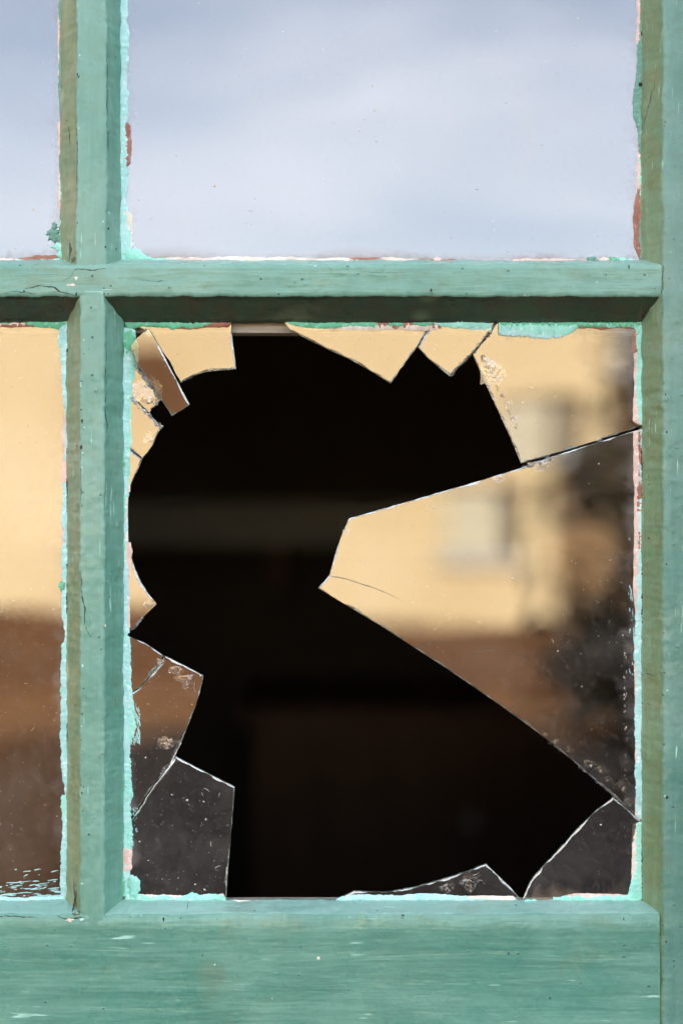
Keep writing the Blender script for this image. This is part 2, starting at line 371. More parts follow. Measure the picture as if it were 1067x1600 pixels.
# a pale dusty shelf and a dark cupboard that show dimly through the hole
def back(px, py, y): return P(px, py, y)
sa, sb = back(120, 775, 3.2), back(1000, 838, 3.2)
sh = thing('wall_shelf', (0, RY, sb.z), 'dim dusty board shelf on the dark back wall seen through the hole', 'shelf')
box('board', (sa.x - 0.9, 3.22, sb.z), (sb.x + 0.3, 3.598, sb.z + 0.05), shelf_mat, sh, 0.004)
box('front_lip', (sa.x - 0.9, 3.19, sb.z - 0.03), (sb.x + 0.3, 3.2195, sb.z + 0.10), shelf_mat, sh, 0.004)
for bx_ in (-1.4, -0.2, 0.9):
    box('bracket', (bx_, 3.3, sb.z - 0.16), (bx_ + 0.035, 3.598, sb.z - 0.001), cupboard_mat, sh, 0.003)
ca = back(395, 1125, 2.5)
cu = thing('low_cupboard', (ca.x + 0.8, 2.8, 0), 'low dark brown cupboard in the gloom behind the lower half of the hole', 'cupboard')
box('carcass', (ca.x, 2.5, 0.05), (ca.x + 1.75, 3.15, ca.z), cupboard_mat, cu, 0.004)
box('top', (ca.x - 0.03, 2.46, ca.z + 0.001), (ca.x + 1.78, 3.16, ca.z + 0.03), cupboard_mat, cu, 0.005)
for i in range(3):
    d_ = box('door', (ca.x + 0.03 + i * 0.575, 2.478, 0.1), (ca.x + 0.57 + i * 0.575, 2.499, ca.z - 0.03), cupboard_mat, cu, 0.004)
    box('knob', (ca.x + 0.50 + i * 0.575, 2.45, ca.z - 0.25), (ca.x + 0.53 + i * 0.575, 2.4775, ca.z - 0.22), shelf_mat, d_, 0.006)

# ------------------------------------------------------------------ the street behind the camera, which the panes mirror
LH = 12.0
def mir(px, py, L):
    k = (D + L) / D
    return (px - 533.5) * S * k, H + (800 - py) * S * k
hx1, _ = mir(872, 0, LH); _, htop = mir(0, 430, LH); _, hbase = mir(0, 962, LH)
hs = thing('yellow_house', (hx1 - 6, -LH - 3, 0), 'sunlit yellow house mirrored in the panes', 'house')
hw0 = hx1 - 13.0
wx0, wz0 = mir(690, 866, LH); wx1, wz1 = mir(775, 752, LH); wx2, _ = mir(815, 0, LH)
# wall built as panels round the openings so the windows are recessed
ops = [(wx0, wx2, wz0, wz1), (hw0 + 2.2, hw0 + 3.2, wz0 - 0.1, wz1 + 0.3), (hw0 + 5.2, hw0 + 6.2, wz0 - 0.1, wz1 + 0.3)]
cuts = sorted(ops)
cx_ = hw0
for (a, b, c, d) in cuts + [(hx1, hx1, 0, 0)]:
    box('wall', (cx_, -LH - 6, hbase), (a, -LH, htop), yellow_wall, hs)
    if a < hx1:
        box('wall', (a, -LH - 6, hbase), (b, -LH - 0.001, c), yellow_wall, hs)
        box('wall', (a, -LH - 6, d), (b, -LH - 0.001, htop), yellow_wall, hs)
    cx_ = b
box('plinth', (hw0 - 0.06, -LH - 6.06, -0.1), (hx1 + 0.06, -LH + 0.07, hbase - 0.001), brown_plinth, hs, 0.01)
box('coping', (hw0 - 0.12, -LH - 6.12, htop + 0.001), (hx1 + 0.12, -LH + 0.06, htop + 0.05), roof_mat, hs, 0.01)
for k, (a, b, c, d) in enumerate(ops):
    w = box('window', (a, -LH - 0.20, c), (b, -LH - 0.14, d), dark_glass, hs)
    box('sill', (a - 0.05, -LH - 0.139, c - 0.06), (b + 0.05, -LH + 0.06, c), white_trim, w, 0.005)
    mid = wx1 if k == 0 else (a + b) / 2
    s_ = box('shutter', (a + 0.01, -LH - 0.13, c + 0.01), (mid, -LH - 0.07, d - 0.01), shutter_blue, w, 0.004)
# boundary fence of upright boards to the right of the house
fx = hx1 + 0.15
fn = thing('board_fence', (fx + 4, -13.5, 0), 'brown board fence beside the yellow house mirrored in the panes', 'fence')
for i in range(46):
    hgt = 2.0 + 0.05 * math.sin(i * 2.7)
    box('board', (fx + i * 0.20, -13.53 + 0.006 * (i % 3), 0.0), (fx + i * 0.20 + 0.185, -13.50 + 0.006 * (i % 3), hgt), fence_mat, fn)
for zz in (0.5, 1.6):
    box('rail', (fx, -13.62, zz), (fx + 9.3, -13.532, zz + 0.09), fence_mat, fn)

# a dark leafy tree that stands in the shade to the right
def tree(name, base, height, crown_c, crown_r, label, seed, nleaf):
    rnd = random.Random(seed)
    t = thing(name, base, label, 'tree')
    vs, fs = [], []
    def limb(p, q, r0, r1, seg=7, side=8):
        st = len(vs); ax = (q - p).normalized()
        u = ax.cross(Vector((0.3, 1, 0.1))).normalized(); w = ax.cross(u)
        for i in range(seg + 1):
            f = i / seg; c = p.lerp(q, f) + 0.05 * Vector((fbm(f * 2, seed, p.x), fbm(f * 2, seed + 4, p.y), 0)) * f * (1 - f) * 4
            r = r0 + (r1 - r0) * f
            for j in range(side):
                a = 2 * math.pi * j / side; vs.append(c + (u * math.cos(a) + w * math.sin(a)) * r)
        for i in range(seg):
            for j in range(side):
                a = st + i * side + j; b = st + i * side + (j + 1) % side
                fs.append((a, b, b + side, a + side))
    b = Vector(base); top = Vector((base[0] + 0.1, base[1], base[2] + height * 0.62))
    limb(b, top, 0.09, 0.05)
    tips = []
    for k in range(9):
        o = b.lerp(top, 0.35 + 0.65 * rnd.random())
        q = Vector(crown_c) + Vector((rnd.uniform(-1, 1) * crown_r[0], rnd.uniform(-1, 1) * crown_r[1], rnd.uniform(-0.8, 1) * crown_r[2])) * 0.75
        limb(o, q, 0.035, 0.008); tips.append(q)
    link('trunk', vs, fs, bark, t)
    lv, lf = [], []
    cl = [Vector(crown_c) + Vector((rnd.gauss(0, 0.5) * crown_r[0], rnd.gauss(0, 0.5) * crown_r[1], rnd.gauss(0, 0.5) * crown_r[2])) for _ in range(26)] + tips
    for i in range(nleaf):
        c = rnd.choice(cl) + Vector((rnd.gauss(0, 0.14), rnd.gauss(0, 0.14), rnd.gauss(0, 0.13)))
        d = Vector((rnd.gauss(0, 1), rnd.gauss(0, 1), rnd.gauss(-0.3, 0.7))).normalized(); e = d.cross(Vector((rnd.gauss(0, 1), rnd.gauss(0, 1), rnd.gauss(0, 1)))).normalized()
        l = rnd.uniform(0.05, 0.10); s0 = len(lv)
        lv += [c - d * l, c + e * l * 0.4, c + d * l, c - e * l * 0.4]; lf.append((s0, s0 + 1, s0 + 2, s0 + 3))
    cr = link('crown', lv, lf, leaf_mat, t, smooth=False); cr['kind'] = 'stuff'
LT = 7.0
tx, tz = mir(985, 750, LT)
tree('small_tree', (tx + 0.15, -LT, 0), tz + 0.1, (tx + 0.12, -LT, tz + 0.02), (0.36, 0.4, 0.36), 'dark leafy tree in the shade mirrored at the right edge of the broken pane', 5, 1500)
tx2, tz2 = mir(985, 1010, 6.0)
tree('low_shrub', (tx2, -6.0, 0), tz2 + 0.1, (tx2, -6.0, tz2 - 0.05), (0.24, 0.4, 0.28), 'low dark shrub mirrored at the lower right of the broken pane', 8, 900)

# ------------------------------------------------------------------ the sash
win = thing('window_sash', tuple(BASE), 'old green painted wooden window with one smashed pane', 'window')

def smoothprof(pts, seg):
    """pts: list of (u_px, y, n_to_next, mat_to_next) -> dense profile"""
    out = []; mats = []
    for i, (u, y, nn, mt) in enumerate(pts):
        if i == len(pts) - 1: out.append((u, y)); break
        u2, y2 = pts[i + 1][:2]
        for k in range(nn):
            f = k / nn; out.append((u + (u2 - u) * f, y + (y2 - y) * f)); mats.append(mt)
    return out, mats

def member(name, axis, t0, t1, pts, mats, seed, amp=1.0, step=2.6, pxwob=1.0, dip=0.0):
    """sweep an uneven hand-painted profile; u and t are front-plane pixels"""
    prof, pm = smoothprof(pts, 1)
    nt = max(2, int(abs(t1 - t0) / step)); vs, fs, mi = [], [], []
    npf = len(prof)
    for i in range(nt + 1):
        t = t0 + (t1 - t0) * i / nt
        for j, (u, y) in enumerate(prof):
            w = min(1.0, max(0.0, (GD + 0.001 - y) / 0.006))
            a = fbm(t * 0.012, u * 0.03, seed, 4); b = fbm(t * 0.05, u * 0.06, seed + 9, 3); c = fbm(t * 0.03, y * 90, seed + 20, 4)
            dy = (a * 0.0006 + b * 0.0003) * amp * w
            du = (c * 1.9 + fbm(t * 0.11, y * 40, seed + 31, 2) * 0.9) * pxwob
            uu = u + du
            if dip and t > t1 - 50 and y < GD - 0.002: dy += dip * ((t - t1 + 50) / 50.0) ** 1.3 + 0.0004 * fbm(t * .06, u * .06, seed + 50, 3)
            if axis == 'z': vs.append(P(uu, t, 0) + Vector((0, y + dy, 0)))
            else: vs.append(P(t, uu, 0) + Vector((0, y + dy, 0)))
    for i in range(nt):
        for j in range(npf - 1):
            a = i * npf + j
            f = (a, a + 1, a + npf + 1, a + npf)
            fs.append(f if axis == 'z' else f[::-1]); mi.append(pm[j])
    # closing faces at the back and at both ends
    for i in range(nt):
        a = i * npf; b = a + npf - 1
        f = (b, a, a + npf, b + npf); fs.append(f if axis == 'z' else f[::-1]); mi.append(0)
    fs.append(tuple(range(npf))[::-1]); mi.append(0)
    fs.append(tuple(range(nt * npf, nt * npf + npf))); mi.append(0)
    ob = link(name, vs, fs, mats, win, True, mi)
    bm = bmesh.new(); bm.from_mesh(ob.data); bmesh.ops.recalc_face_normals(bm, faces=bm.faces); bm.to_mesh(ob.data); bm.free()
    return ob

YB = GD + 0.0035       # putty runs just past the front of the glass
def bar_profile(l_glass, l_front, r_front, r_glass, f, ml, mr, mf=0):
    """cross-section: back, left bevel, rounded front, right bevel"""
    r = 3.0
    return [(l_glass, YB, 1, ml), (l_glass, GD - 0.001, 6, ml), (l_front - 1.5, f + 0.0026, 2, ml), (l_front, f + 0.0011, 2, mf), (l_front + r, f + 0.0001, 9, mf),
            (r_front - r, f + 0.0001, 2, mf), (r_front, f + 0.0011, 2, mr), (r_front + 1.5, f + 0.0026, 6, mr), (r_glass, GD - 0.001, 1, mr), (r_glass, YB, 1, mr)]

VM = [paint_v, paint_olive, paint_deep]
HM = [paint_h, paint_shade_mould, paint_sill]
# right stile
member('stile', 'z', WY0, WY1, bar_profile(gx(1001), 1034, 1168, 1172, -0.0016, 1, 0), [paint_stile, paint_bounce_green, paint_deep], 1.3)
# left stile
member('stile', 'z', WY0, WY1, bar_profile(-795, -790, -690, gx(-655), -0.0016, 0, 2), VM, 2.3)
# vertical bars between the panes (upper and lower)
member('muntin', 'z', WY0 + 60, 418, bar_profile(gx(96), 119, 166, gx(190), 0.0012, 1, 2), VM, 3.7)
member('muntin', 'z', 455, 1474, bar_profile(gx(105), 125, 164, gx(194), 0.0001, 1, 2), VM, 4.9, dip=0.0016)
# horizontal bar
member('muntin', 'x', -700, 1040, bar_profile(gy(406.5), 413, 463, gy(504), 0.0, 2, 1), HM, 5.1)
# bottom rail and top rail
member('bottom_rail', 'x', -700, 1031, bar_profile(gy(1406), 1429, 1672, 1676, 0.0006, 2, 0), [paint_rail, paint_shade_mould, paint_sill], 6.6, 1.5)
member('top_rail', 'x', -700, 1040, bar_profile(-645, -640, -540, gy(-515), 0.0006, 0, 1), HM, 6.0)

# bare wooden rebates behind the glass
def rebate(lo, hi): box('rebate', lo, hi, grey_wood, win, 0.0006)
y0_, y1_ = GD + 0.0062, GD + 0.026
def pz(py, y): return P(0, py, y).z
def pxx(px, y): return P(px, 0, y).x
rebate((pxx(-700, y0_), y0_, pz(520, y0_)), (pxx(1025, y0_), y1_, pz(404, y0_)))
rebate((pxx(106, y0_), y0_ + 0.0004, pz(-520, y0_)), (pxx(191, y0_), y1_, pz(404.5, y0_)))
rebate((pxx(108, y0_), y0_ + 0.0004, pz(520.5, y0_) - 0.45), (pxx(192, y0_), y1_, pz(520.5, y0_)))
rebate((pxx(1006, y0_), y0_ + 0.0008, pz(1640, y0_)), (pxx(1110, y0_), y1_, pz(-560, y0_)))
rebate((pxx(-780, y0_), y0_ + 0.0008, pz(1640, y0_)), (pxx(-660, y0_), y1_, pz(-560, y0_)))
rebate((pxx(-655, y0_), y0_, pz(1640, y0_)), (pxx(1005, y0_), y1_, pz(1413, y0_)))
rebate((pxx(-655, y0_), y0_, pz(-515, y0_)), (pxx(1005, y0_), y1_, pz(-600, y0_)))

# ------------------------------------------------------------------ glass
TH = 0.0030
def densify(poly, step, closed=True):
    out = []
    for i in range(len(poly)):
        a, b = poly[i], poly[(i + 1) % len(poly)]
        L = math.hypot(b[0] - a[0], b[1] - a[1]); k = max(1, int(L / step))
        for s in range(k): out.append((a[0] + (b[0] - a[0]) * s / k, a[1] + (b[1] - a[1]) * s / k, s == 0))
    return out

SHARD_TF = {}
def glass_piece(name, poly, parent, tilt=(0, 0), seed=0, frame_box=None, lift=0.0, chamfer=1.6, rough=0.5, pivot=None):
    """solid sheet of glass cut to an outline given in pixels on the glass plane; tilt in degrees (about x, about z)"""
    pts = densify(poly, 4.0)
    area = sum(poly[i][0] * poly[(i + 1) % len(poly)][1] - poly[(i + 1) % len(poly)][0] * poly[i][1] for i in range(len(poly)))
    if area < 0: pts = pts[::-1]
    N = len(pts); jit = []
    for i, (x, y, corner) in enumerate(pts):
        onf = frame_box and (x <= frame_box[0] or x >= frame_box[2] or y <= frame_box[1] or y >= frame_box[3])
        a = 0 if (onf or corner) else rough * fbm(x * 0.09, y * 0.09, seed, 3) * 1.6
        jit.append((x + a, y + a * 0.6, onf))
    nor = []
    for i in range(N):
        ax, ay, _ = jit[i - 1]; bx, by, _ = jit[(i + 1) % N]
        tx_, ty_ = bx - ax, by - ay; l = math.hypot(tx_, ty_) or 1
        nor.append((-ty_ / l, tx_ / l))        # inward
    ins = []
    for i in range(N):
        x, y, onf = jit[i]
        c = 0.0 if onf else chamfer * max(0.15, 1.0 + 1.9 * fbm(x * 0.035, y * 0.035, seed + 5, 3))
        ins.append((x + nor[i][0] * c, y + nor[i][1] * c))
    vs, fs, mi = [], [], []
    Y = GD - lift
    vs += [P(x, y, Y) for x, y in ins]
    vs += [P(x, y, Y) + Vector((0, 0.0005, 0)) for x, y, _ in jit]
    vs += [P(x, y, Y) + Vector((0, TH, 0)) + Vector((fbm(x * .1, y * .1, seed, 2) * 0.0003, 0, 0)) for x, y, _ in jit]
    fs.append(tuple(range(N))); mi.append(0)
    fs.append(tuple(range(2 * N, 3 * N))[::-1]); mi.append(1)
    for i in range(N):
        j = (i + 1) % N
        fs.append((j, i, N + i, N + j)); mi.append(2)
        fs.append((N + j, N + i, 2 * N + i, 2 * N + j)); mi.append(2)
    cx = sum(p[0] for p in poly) / len(poly); cy = sum(p[1] for p in poly) / len(poly)
    c = P(*(pivot or (cx, cy)), Y)
    Rm = Matrix.Rotation(math.radians(tilt[0]), 4, 'X') @ Matrix.Rotation(math.radians(tilt[1]), 4, 'Z')
    vs = [c + (Rm @ (v - c)) for v in vs]
    SHARD_TF[seed] = lambda v, c=c, Rm=Rm: c + Rm @ (v - c)
    ob = link(name, vs, fs, [glass_front, glass_back, glass_edge], parent, False, mi)
    bm = bmesh.new(); bm.from_mesh(ob.data)
    bmesh.ops.recalc_face_normals(bm, faces=bm.faces); bm.to_mesh(ob.data); bm.free()
    return ob

def pane(poly, tilt, label=None):
    o = glass_piece('pane', poly, win, tilt, 3.0, None, 0, 0.0, 0.0)
    if label: o['label'] = label
    return o
def rect(a, b, c, d): return [(a, b), (c, b), (c, d), (a, d)]
pane(rect(186, -519, 1006, 412), (0.05, 0.0), 'whole upper pane mirroring the pale blue sky')
pane(rect(-659, -519, 101, 412), (-0.05, 0.1), 'upper pane beside it, cut by the picture edge')
pane(rect(-659, 498, 110, 1410), (0.10, 0.05), 'whole lower pane mirroring the yellow house')

broken = bpy.data.objects.new('broken_pane', None); scene.collection.objects.link(broken)
broken.parent = win; broken.location = P(600, 1400, GD) - BASE
broken['label'] = 'smashed pane with jagged shards still held round its edges'
FB = (189, 499, 1004, 1411)
L, T, R_, B = 188, 498, 1005, 1412
SH = [
 # outline, tilt (x, z), seed, lift
 ([(L, T), (361, T), (362, 520), (369, 577), (345, 578.5), (322, 581), (300, 588), (283, 598), (276, 586), (264, 563), (250, 545), (236, 524), (214, 508)], (-0.35, 0.5), 1, 0),
 ([(L, 552), (203, 558), (214, 571), (227, 586), (240, 606), (252, 624), (246, 632), (237, 638), (234, 646), (220, 632), (204, 616), (L, 608)], (-0.3, 0.6), 3, 0),
 ([(L, 609), (203, 617), (219, 633), (233, 647.5), (241, 655), (252, 668), (246, 678), (240, 692), (231, 707), (223, 716), (204, 702), (L, 694)], (-0.15, 0.4), 4, 0),
 ([(L, 695), (203, 703), (222, 717.5), (217, 731), (211, 742), (206, 753), (201.5, 770), (L, 775)], (0.1, -0.3), 5, 0),
 ([(L, 842), (201, 848), (204, 864), (211, 889), (221, 911), (232, 928), (245, 944), (236, 953), (222, 966), (207, 985), (L, 988)], (0.25, 0.7), 6, 0),
 ([(L, 986), (206, 997), (225, 1004), (255, 1024), (252, 1036), (236, 1053), (216, 1076), (L, 1090)], (0.1, 0.5), 7, 0),
 ([(256.5, 1024.5), (290, 1041), (318, 1056), (311, 1087), (303, 1110), (292, 1138), (284, 1158), (273, 1182), (252, 1212), (236, 1232), (207, 1276), (L, 1290), (L, 1092), (217, 1077), (238, 1053.5), (253, 1037)], (0.1, 0.2), 8, 0),
 ([(275, 1182), (320, 1206), (367, 1230), (363, 1280), (358, 1335), (354, 1390), (353.5, B), (L, B), (L, 1292), (208, 1279), (238, 1235), (255, 1211)], (1.6, 0.3), 9, 0),
 ([(440, T), (452, 515), (480, 530), (515, 547), (550, 563), (580, 580), (610, 599), (624, 580), (638, 560), (651, 543), (660, 528), (672, 506), (676, T)], (-0.75, 0.9), 10, 0),
 ([(677, T), (673, 508), (661, 529), (653, 543), (670, 561), (686, 574), (703, 588), (718, 572), (737, 553), (752, 534), (768, 514), (776, T)], (0.9, -1.0), 11, 0),
 ([(778, T), (769, 515), (753, 535), (739, 553), (749, 577), (760, 601), (785, 655), (803, 695), (815, 724), (860, 711), (930, 689), (998, 667), (R_, 664), (R_, T)], (1.75, -1.15), 12, 0.0),
 ([(R_, 669), (998, 671), (930, 692), (866, 712), (815, 731), (740, 754), (640, 783), (545, 810), (538, 826), (530, 846), (522, 872), (515, 898), (497, 919), (540, 945), (600, 981), (700, 1046), (780, 1101), (850, 1152), (905, 1197), (958, 1243), (R_, 1283)], (-0.12, 0.0), 13, 0),
 ([(R_, 1286), (957, 1246), (932, 1266), (905, 1292), (880, 1320), (855, 1347), (837, 1367), (828, 1380), (818, 1402), (814, B), (R_, B)], (1.3, -0.3), 14, 0),
 ([(518, B), (530, 1404), (553, 1393), (600, 1395), (650, 1387), (700, 1372), (735, 1360), (759, 1350), (775, 1366), (797, 1387), (812, 1404), (813, B)], (1.9, 0.4), 15, 0),
]
PIV = (1000, 520)
shards = [glass_piece('shard', poly, broken, tl, sd, FB, lf, pivot=PIV if sd == 12 else None) for poly, tl, sd, lf in SH]
_c = P(*PIV, GD); _r = Matrix.Rotation(math.radians(1.75), 4, 'X') @ Matrix.Rotation(math.radians(-1.15), 4, 'Z')
TILT = lambda v: _c + _r @ (v - _c)          # carries chips along with the tilted shard
loose = glass_piece('shard', [(204, 541), (216, 527), (233, 514), (241, 528), (252, 547), (264, 571), (276, 594), (296, 632), (283, 641), (268, 650), (250, 622), (227, 586), (212, 566)], broken, (5.6, -1.2), 21, None, 0.0062, 1.6, 0.3)
loose['label'] = 'loose brown-looking strip of glass tilted over the upper left corner'

# shell-shaped chips and crushed spots along the breaks
def chip(px, py, r, a0, a1, seed, mat=None, ripples=4, asp=1.0, name='chip', lift=0.00025, tf=None):
    """conchoidal flake scar: a shallow rippled fan with fine crushed arcs on it; angles in degrees, pixel space"""
    rnd = random.Random(seed * 7 + 1)
    vs, fs, mi = [], [], []; NR, NA = 6 * ripples, 16
    def pt(f, g, up=0.0):
        f = min(1.0, max(0.0, f))
        a = math.radians(a0 + (a1 - a0) * g)
        rr = r * (0.05 + 0.95 * f) * (1 + 0.30 * fbm(math.cos(a) * 2, math.sin(a) * 2, seed, 3))
        e = math.sin(math.pi * g)
        h = (0.5 + 0.5 * math.sin(f * ripples * 2 * math.pi + 1.5 * fbm(g * 3, f * 2, seed + 3, 2))) * 0.00006 * (r / 20.0) ** 0.6 * e
        b = 0.0007 * (r / 30.0) * (1 - f) ** 1.5 * e
        return P(px + rr * math.cos(a), py + rr * math.sin(a) * asp, GD) + Vector((0, -0.00008 - h - b - up, 0))
    for i in range(NR + 1):
        for j in range(NA + 1): vs.append(pt(i / NR, j / NA))
    for i in range(NR):
        for j in range(NA):
            a = i * (NA + 1) + j; fs.append((a, a + 1, a + NA + 2, a + NA + 1)); mi.append(0)
    for k in range(ripples * 3):
        f = min(0.99, (k + rnd.uniform(0.2, 1.0)) / (ripples * 3)); g0 = rnd.uniform(0.0, 0.55); g1 = min(1.0, g0 + rnd.uniform(0.15, 0.5)); wd = rnd.uniform(0.25, 0.9) / r
        n0 = len(vs); K = 9
        for q in range(K + 1):
            g = g0 + (g1 - g0) * q / K; tp = math.sin(math.pi * q / K) * wd
            ff = f + 0.04 * math.sin(q * 0.9 + k)
            vs.append(pt(ff - tp, g, 0.00006)); vs.append(pt(ff + tp, g, 0.00006))
            if q: fs.append((n0 + 2 * q - 2, n0 + 2 * q - 1, n0 + 2 * q + 1, n0 + 2 * q)); mi.append(1)
    if tf: vs = [tf(v) for v in vs]
    return link(name, vs, fs, [chip_mat, chip_white], broken, True, mi)

def splinters(pts, width, n, seed, size=(1.0, 3.5), mat=None, name='crushed_edge', tf=None):
    """tiny glass crumbs scattered along a line of the break"""
    rnd = random.Random(seed); vs, fs = [], []
    segs = list(zip(pts[:-1], pts[1:]))
    for k in range(n):
        a, b = rnd.choice(segs); f = rnd.random()
        x = a[0] + (b[0] - a[0]) * f + rnd.gauss(0, width); y = a[1] + (b[1] - a[1]) * f + rnd.gauss(0, width)
        ang = math.atan2(b[1] - a[1], b[0] - a[0]) + rnd.gauss(0, 0.5); l = rnd.uniform(*size); w = l * rnd.uniform(0.18, 0.5)
        dx, dy = math.cos(ang), math.sin(ang); s0 = len(vs); yb = -0.0002
        for (q, r2, hh) in ((-l, 0, 0), (0, w, 0), (l, 0, 0), (0, -w, 0), (rnd.uniform(-.3, .3) * l, 0, rnd.uniform(0.0003, 0.0009))):
            vs.append(P(x + dx * q - dy * r2, y + dy * q + dx * r2, GD) + Vector((rnd.gauss(0, 1e-5), yb - hh, 0)))
        for t in ((0, 1, 4), (1, 2, 4), (2, 3, 4), (3, 0, 4)): fs.append(tuple(s0 + q for q in t))
    if tf: vs = [tf(v) for v in vs]
    o = link(name, vs, fs, mat or chip_mat, broken, False); o['kind'] = 'stuff'
    return o

chip(752, 552, 42, 28, 92, 1, None, 6, 1.15, tf=TILT)
chip(790, 628, 10, -20, 100, 2, chip_white, 2, tf=TILT); chip(800, 652, 9, -20, 110, 3, None, 2, tf=TILT)
chip(843, 720, 21, 10, 170, 4, None, 4, 0.8); chip(778, 743, 11, 10, 170, 5, chip_white, 2)
chip(304, 1053, 30, 85, 172, 6, None, 3, 0.9); chip(278, 1040, 15, 40, 170, 7, None, 2)
chip(252, 1030, 8, 30, 200, 8, chip_white, 2)
chip(262, 1172, 22, 200, 330, 9, None, 3); chip(262, 1200, 10, 60, 200, 10, chip_white, 2)
chip(236, 632, 40, 195, 300, 11, None, 6, 0.9)
chip(736, 1398, 34, 225, 300, 12, None, 3); chip(700, 1396, 16, 200, 320, 13, chip_white, 2)
chip(541, 826, 8, 20, 160, 14, chip_white, 2)
chip(934, 683, 7, 20, 160, 15, chip_white, 2)
chip(240, 690, 16, 170, 260, 16, chip_white, 2); chip(238, 946, 13, 150, 250, 17, None, 2)
for i, (x, y, r) in enumerate(((866, 1163, 9), (888, 1176, 10), (923, 1200, 14), (938, 1208, 14), (948, 1222, 9), (972, 1238, 18), (981, 1258, 12), (850, 1150, 6))):
    chip(x, y, r, 200, 360, 30 + i, chip_mat if i % 3 else chip_white, 2)
splinters([(245, 543), (262, 572), (274, 594)], 1.6, 60, 1, (1.2, 4.0)); splinters([(284, 597), (300, 589)], 1.0, 18, 2)
splinters([(205, 563), (227, 590), (250, 624)], 1.3, 130, 3, (2, 6), chip_white); splinters([(203, 620), (233, 649), (252, 668)], 1.4, 60, 4, (1.5, 5), chip_white)
splinters([(652, 542), (664, 524), (673, 510)], 0.8, 22, 5, (1.2, 3.0)); splinters([(703, 587), (738, 552), (768, 516)], 1.4, 80, 6, (1.5, 4.5))
splinters([(845, 1148), (905, 1197), (958, 1243), (990, 1270)], 1.6, 120, 7, (1.2, 4.2)); splinters([(282, 1160), (262, 1196), (250, 1213)], 1.4, 40, 8, (1.5, 4))
splinters([(222, 966), (208, 983)], 1.2, 30, 9, (1.5, 4), chip_white); splinters([(228, 515), (234, 524)], 2.5, 24, 10, (1.5, 4), chip_white)
splinters([(765, 573), (790, 632), (808, 672)], 2.2, 22, 11, (1.2, 3.6), tf=TILT); splinters([(817, 731), (862, 716)], 2.2, 34, 12, (1.5, 4.5))
splinters([(232, 590), (246, 610), (246, 628)], 4, 40, 13, (2, 6), chip_white); splinters([(205, 702), (222, 717)], 0.8, 24, 14, (1.5, 3.6))

def hairline(pts, w, seed, mat, name='crack'):
    dp = densify(pts, 3.0)[: -max(1, int(math.hypot(pts[-1][0] - pts[0][0], pts[-1][1] - pts[0][1]) / 3.0))]
    vs, fs = [], []
    for i, (x, y, _) in enumerate(dp):
        nx_, ny_ = dp[min(i + 1, len(dp) - 1)][0] - dp[max(i - 1, 0)][0], dp[min(i + 1, len(dp) - 1)][1] - dp[max(i - 1, 0)][1]
        l = math.hypot(nx_, ny_) or 1; ww = w * (0.5 + 0.7 * abs(fbm(x * .06, y * .06, seed, 2))) * min(1, (len(dp) - i) / 12)
        o = 1.2 * fbm(x * .04, y * .04, seed + 2, 3)
        vs += [P(x - ny_ / l * ww + o, y + nx_ / l * ww + o, GD) + Vector((0, -0.00012, 0)), P(x + o, y + o, GD) + Vector((0, -0.0004, 0)), P(x + ny_ / l * ww + o, y - nx_ / l * ww + o, GD) + Vector((0, -0.00012, 0))]
        if i: a = 3 * i - 3; fs += [(a, a + 1, a + 4, a + 3), (a + 1, a + 2, a + 5, a + 4)]
    return link(name, vs, fs, mat, broken, True)
hairline([(514, 899), (545, 906), (580, 917), (605, 927), (632, 940)], 0.9, 1, edge_glass('crack_line', (0.12, 0.07, 0.04), 0.2, 0.2, 0.2))
hairline([(284, 1160), (264, 1197), (238, 1235), (209, 1277)], 1.3, 2, chip_white)
hairline([(254, 1034), (237, 1053), (217, 1076)], 0.7, 3, glass_edge)

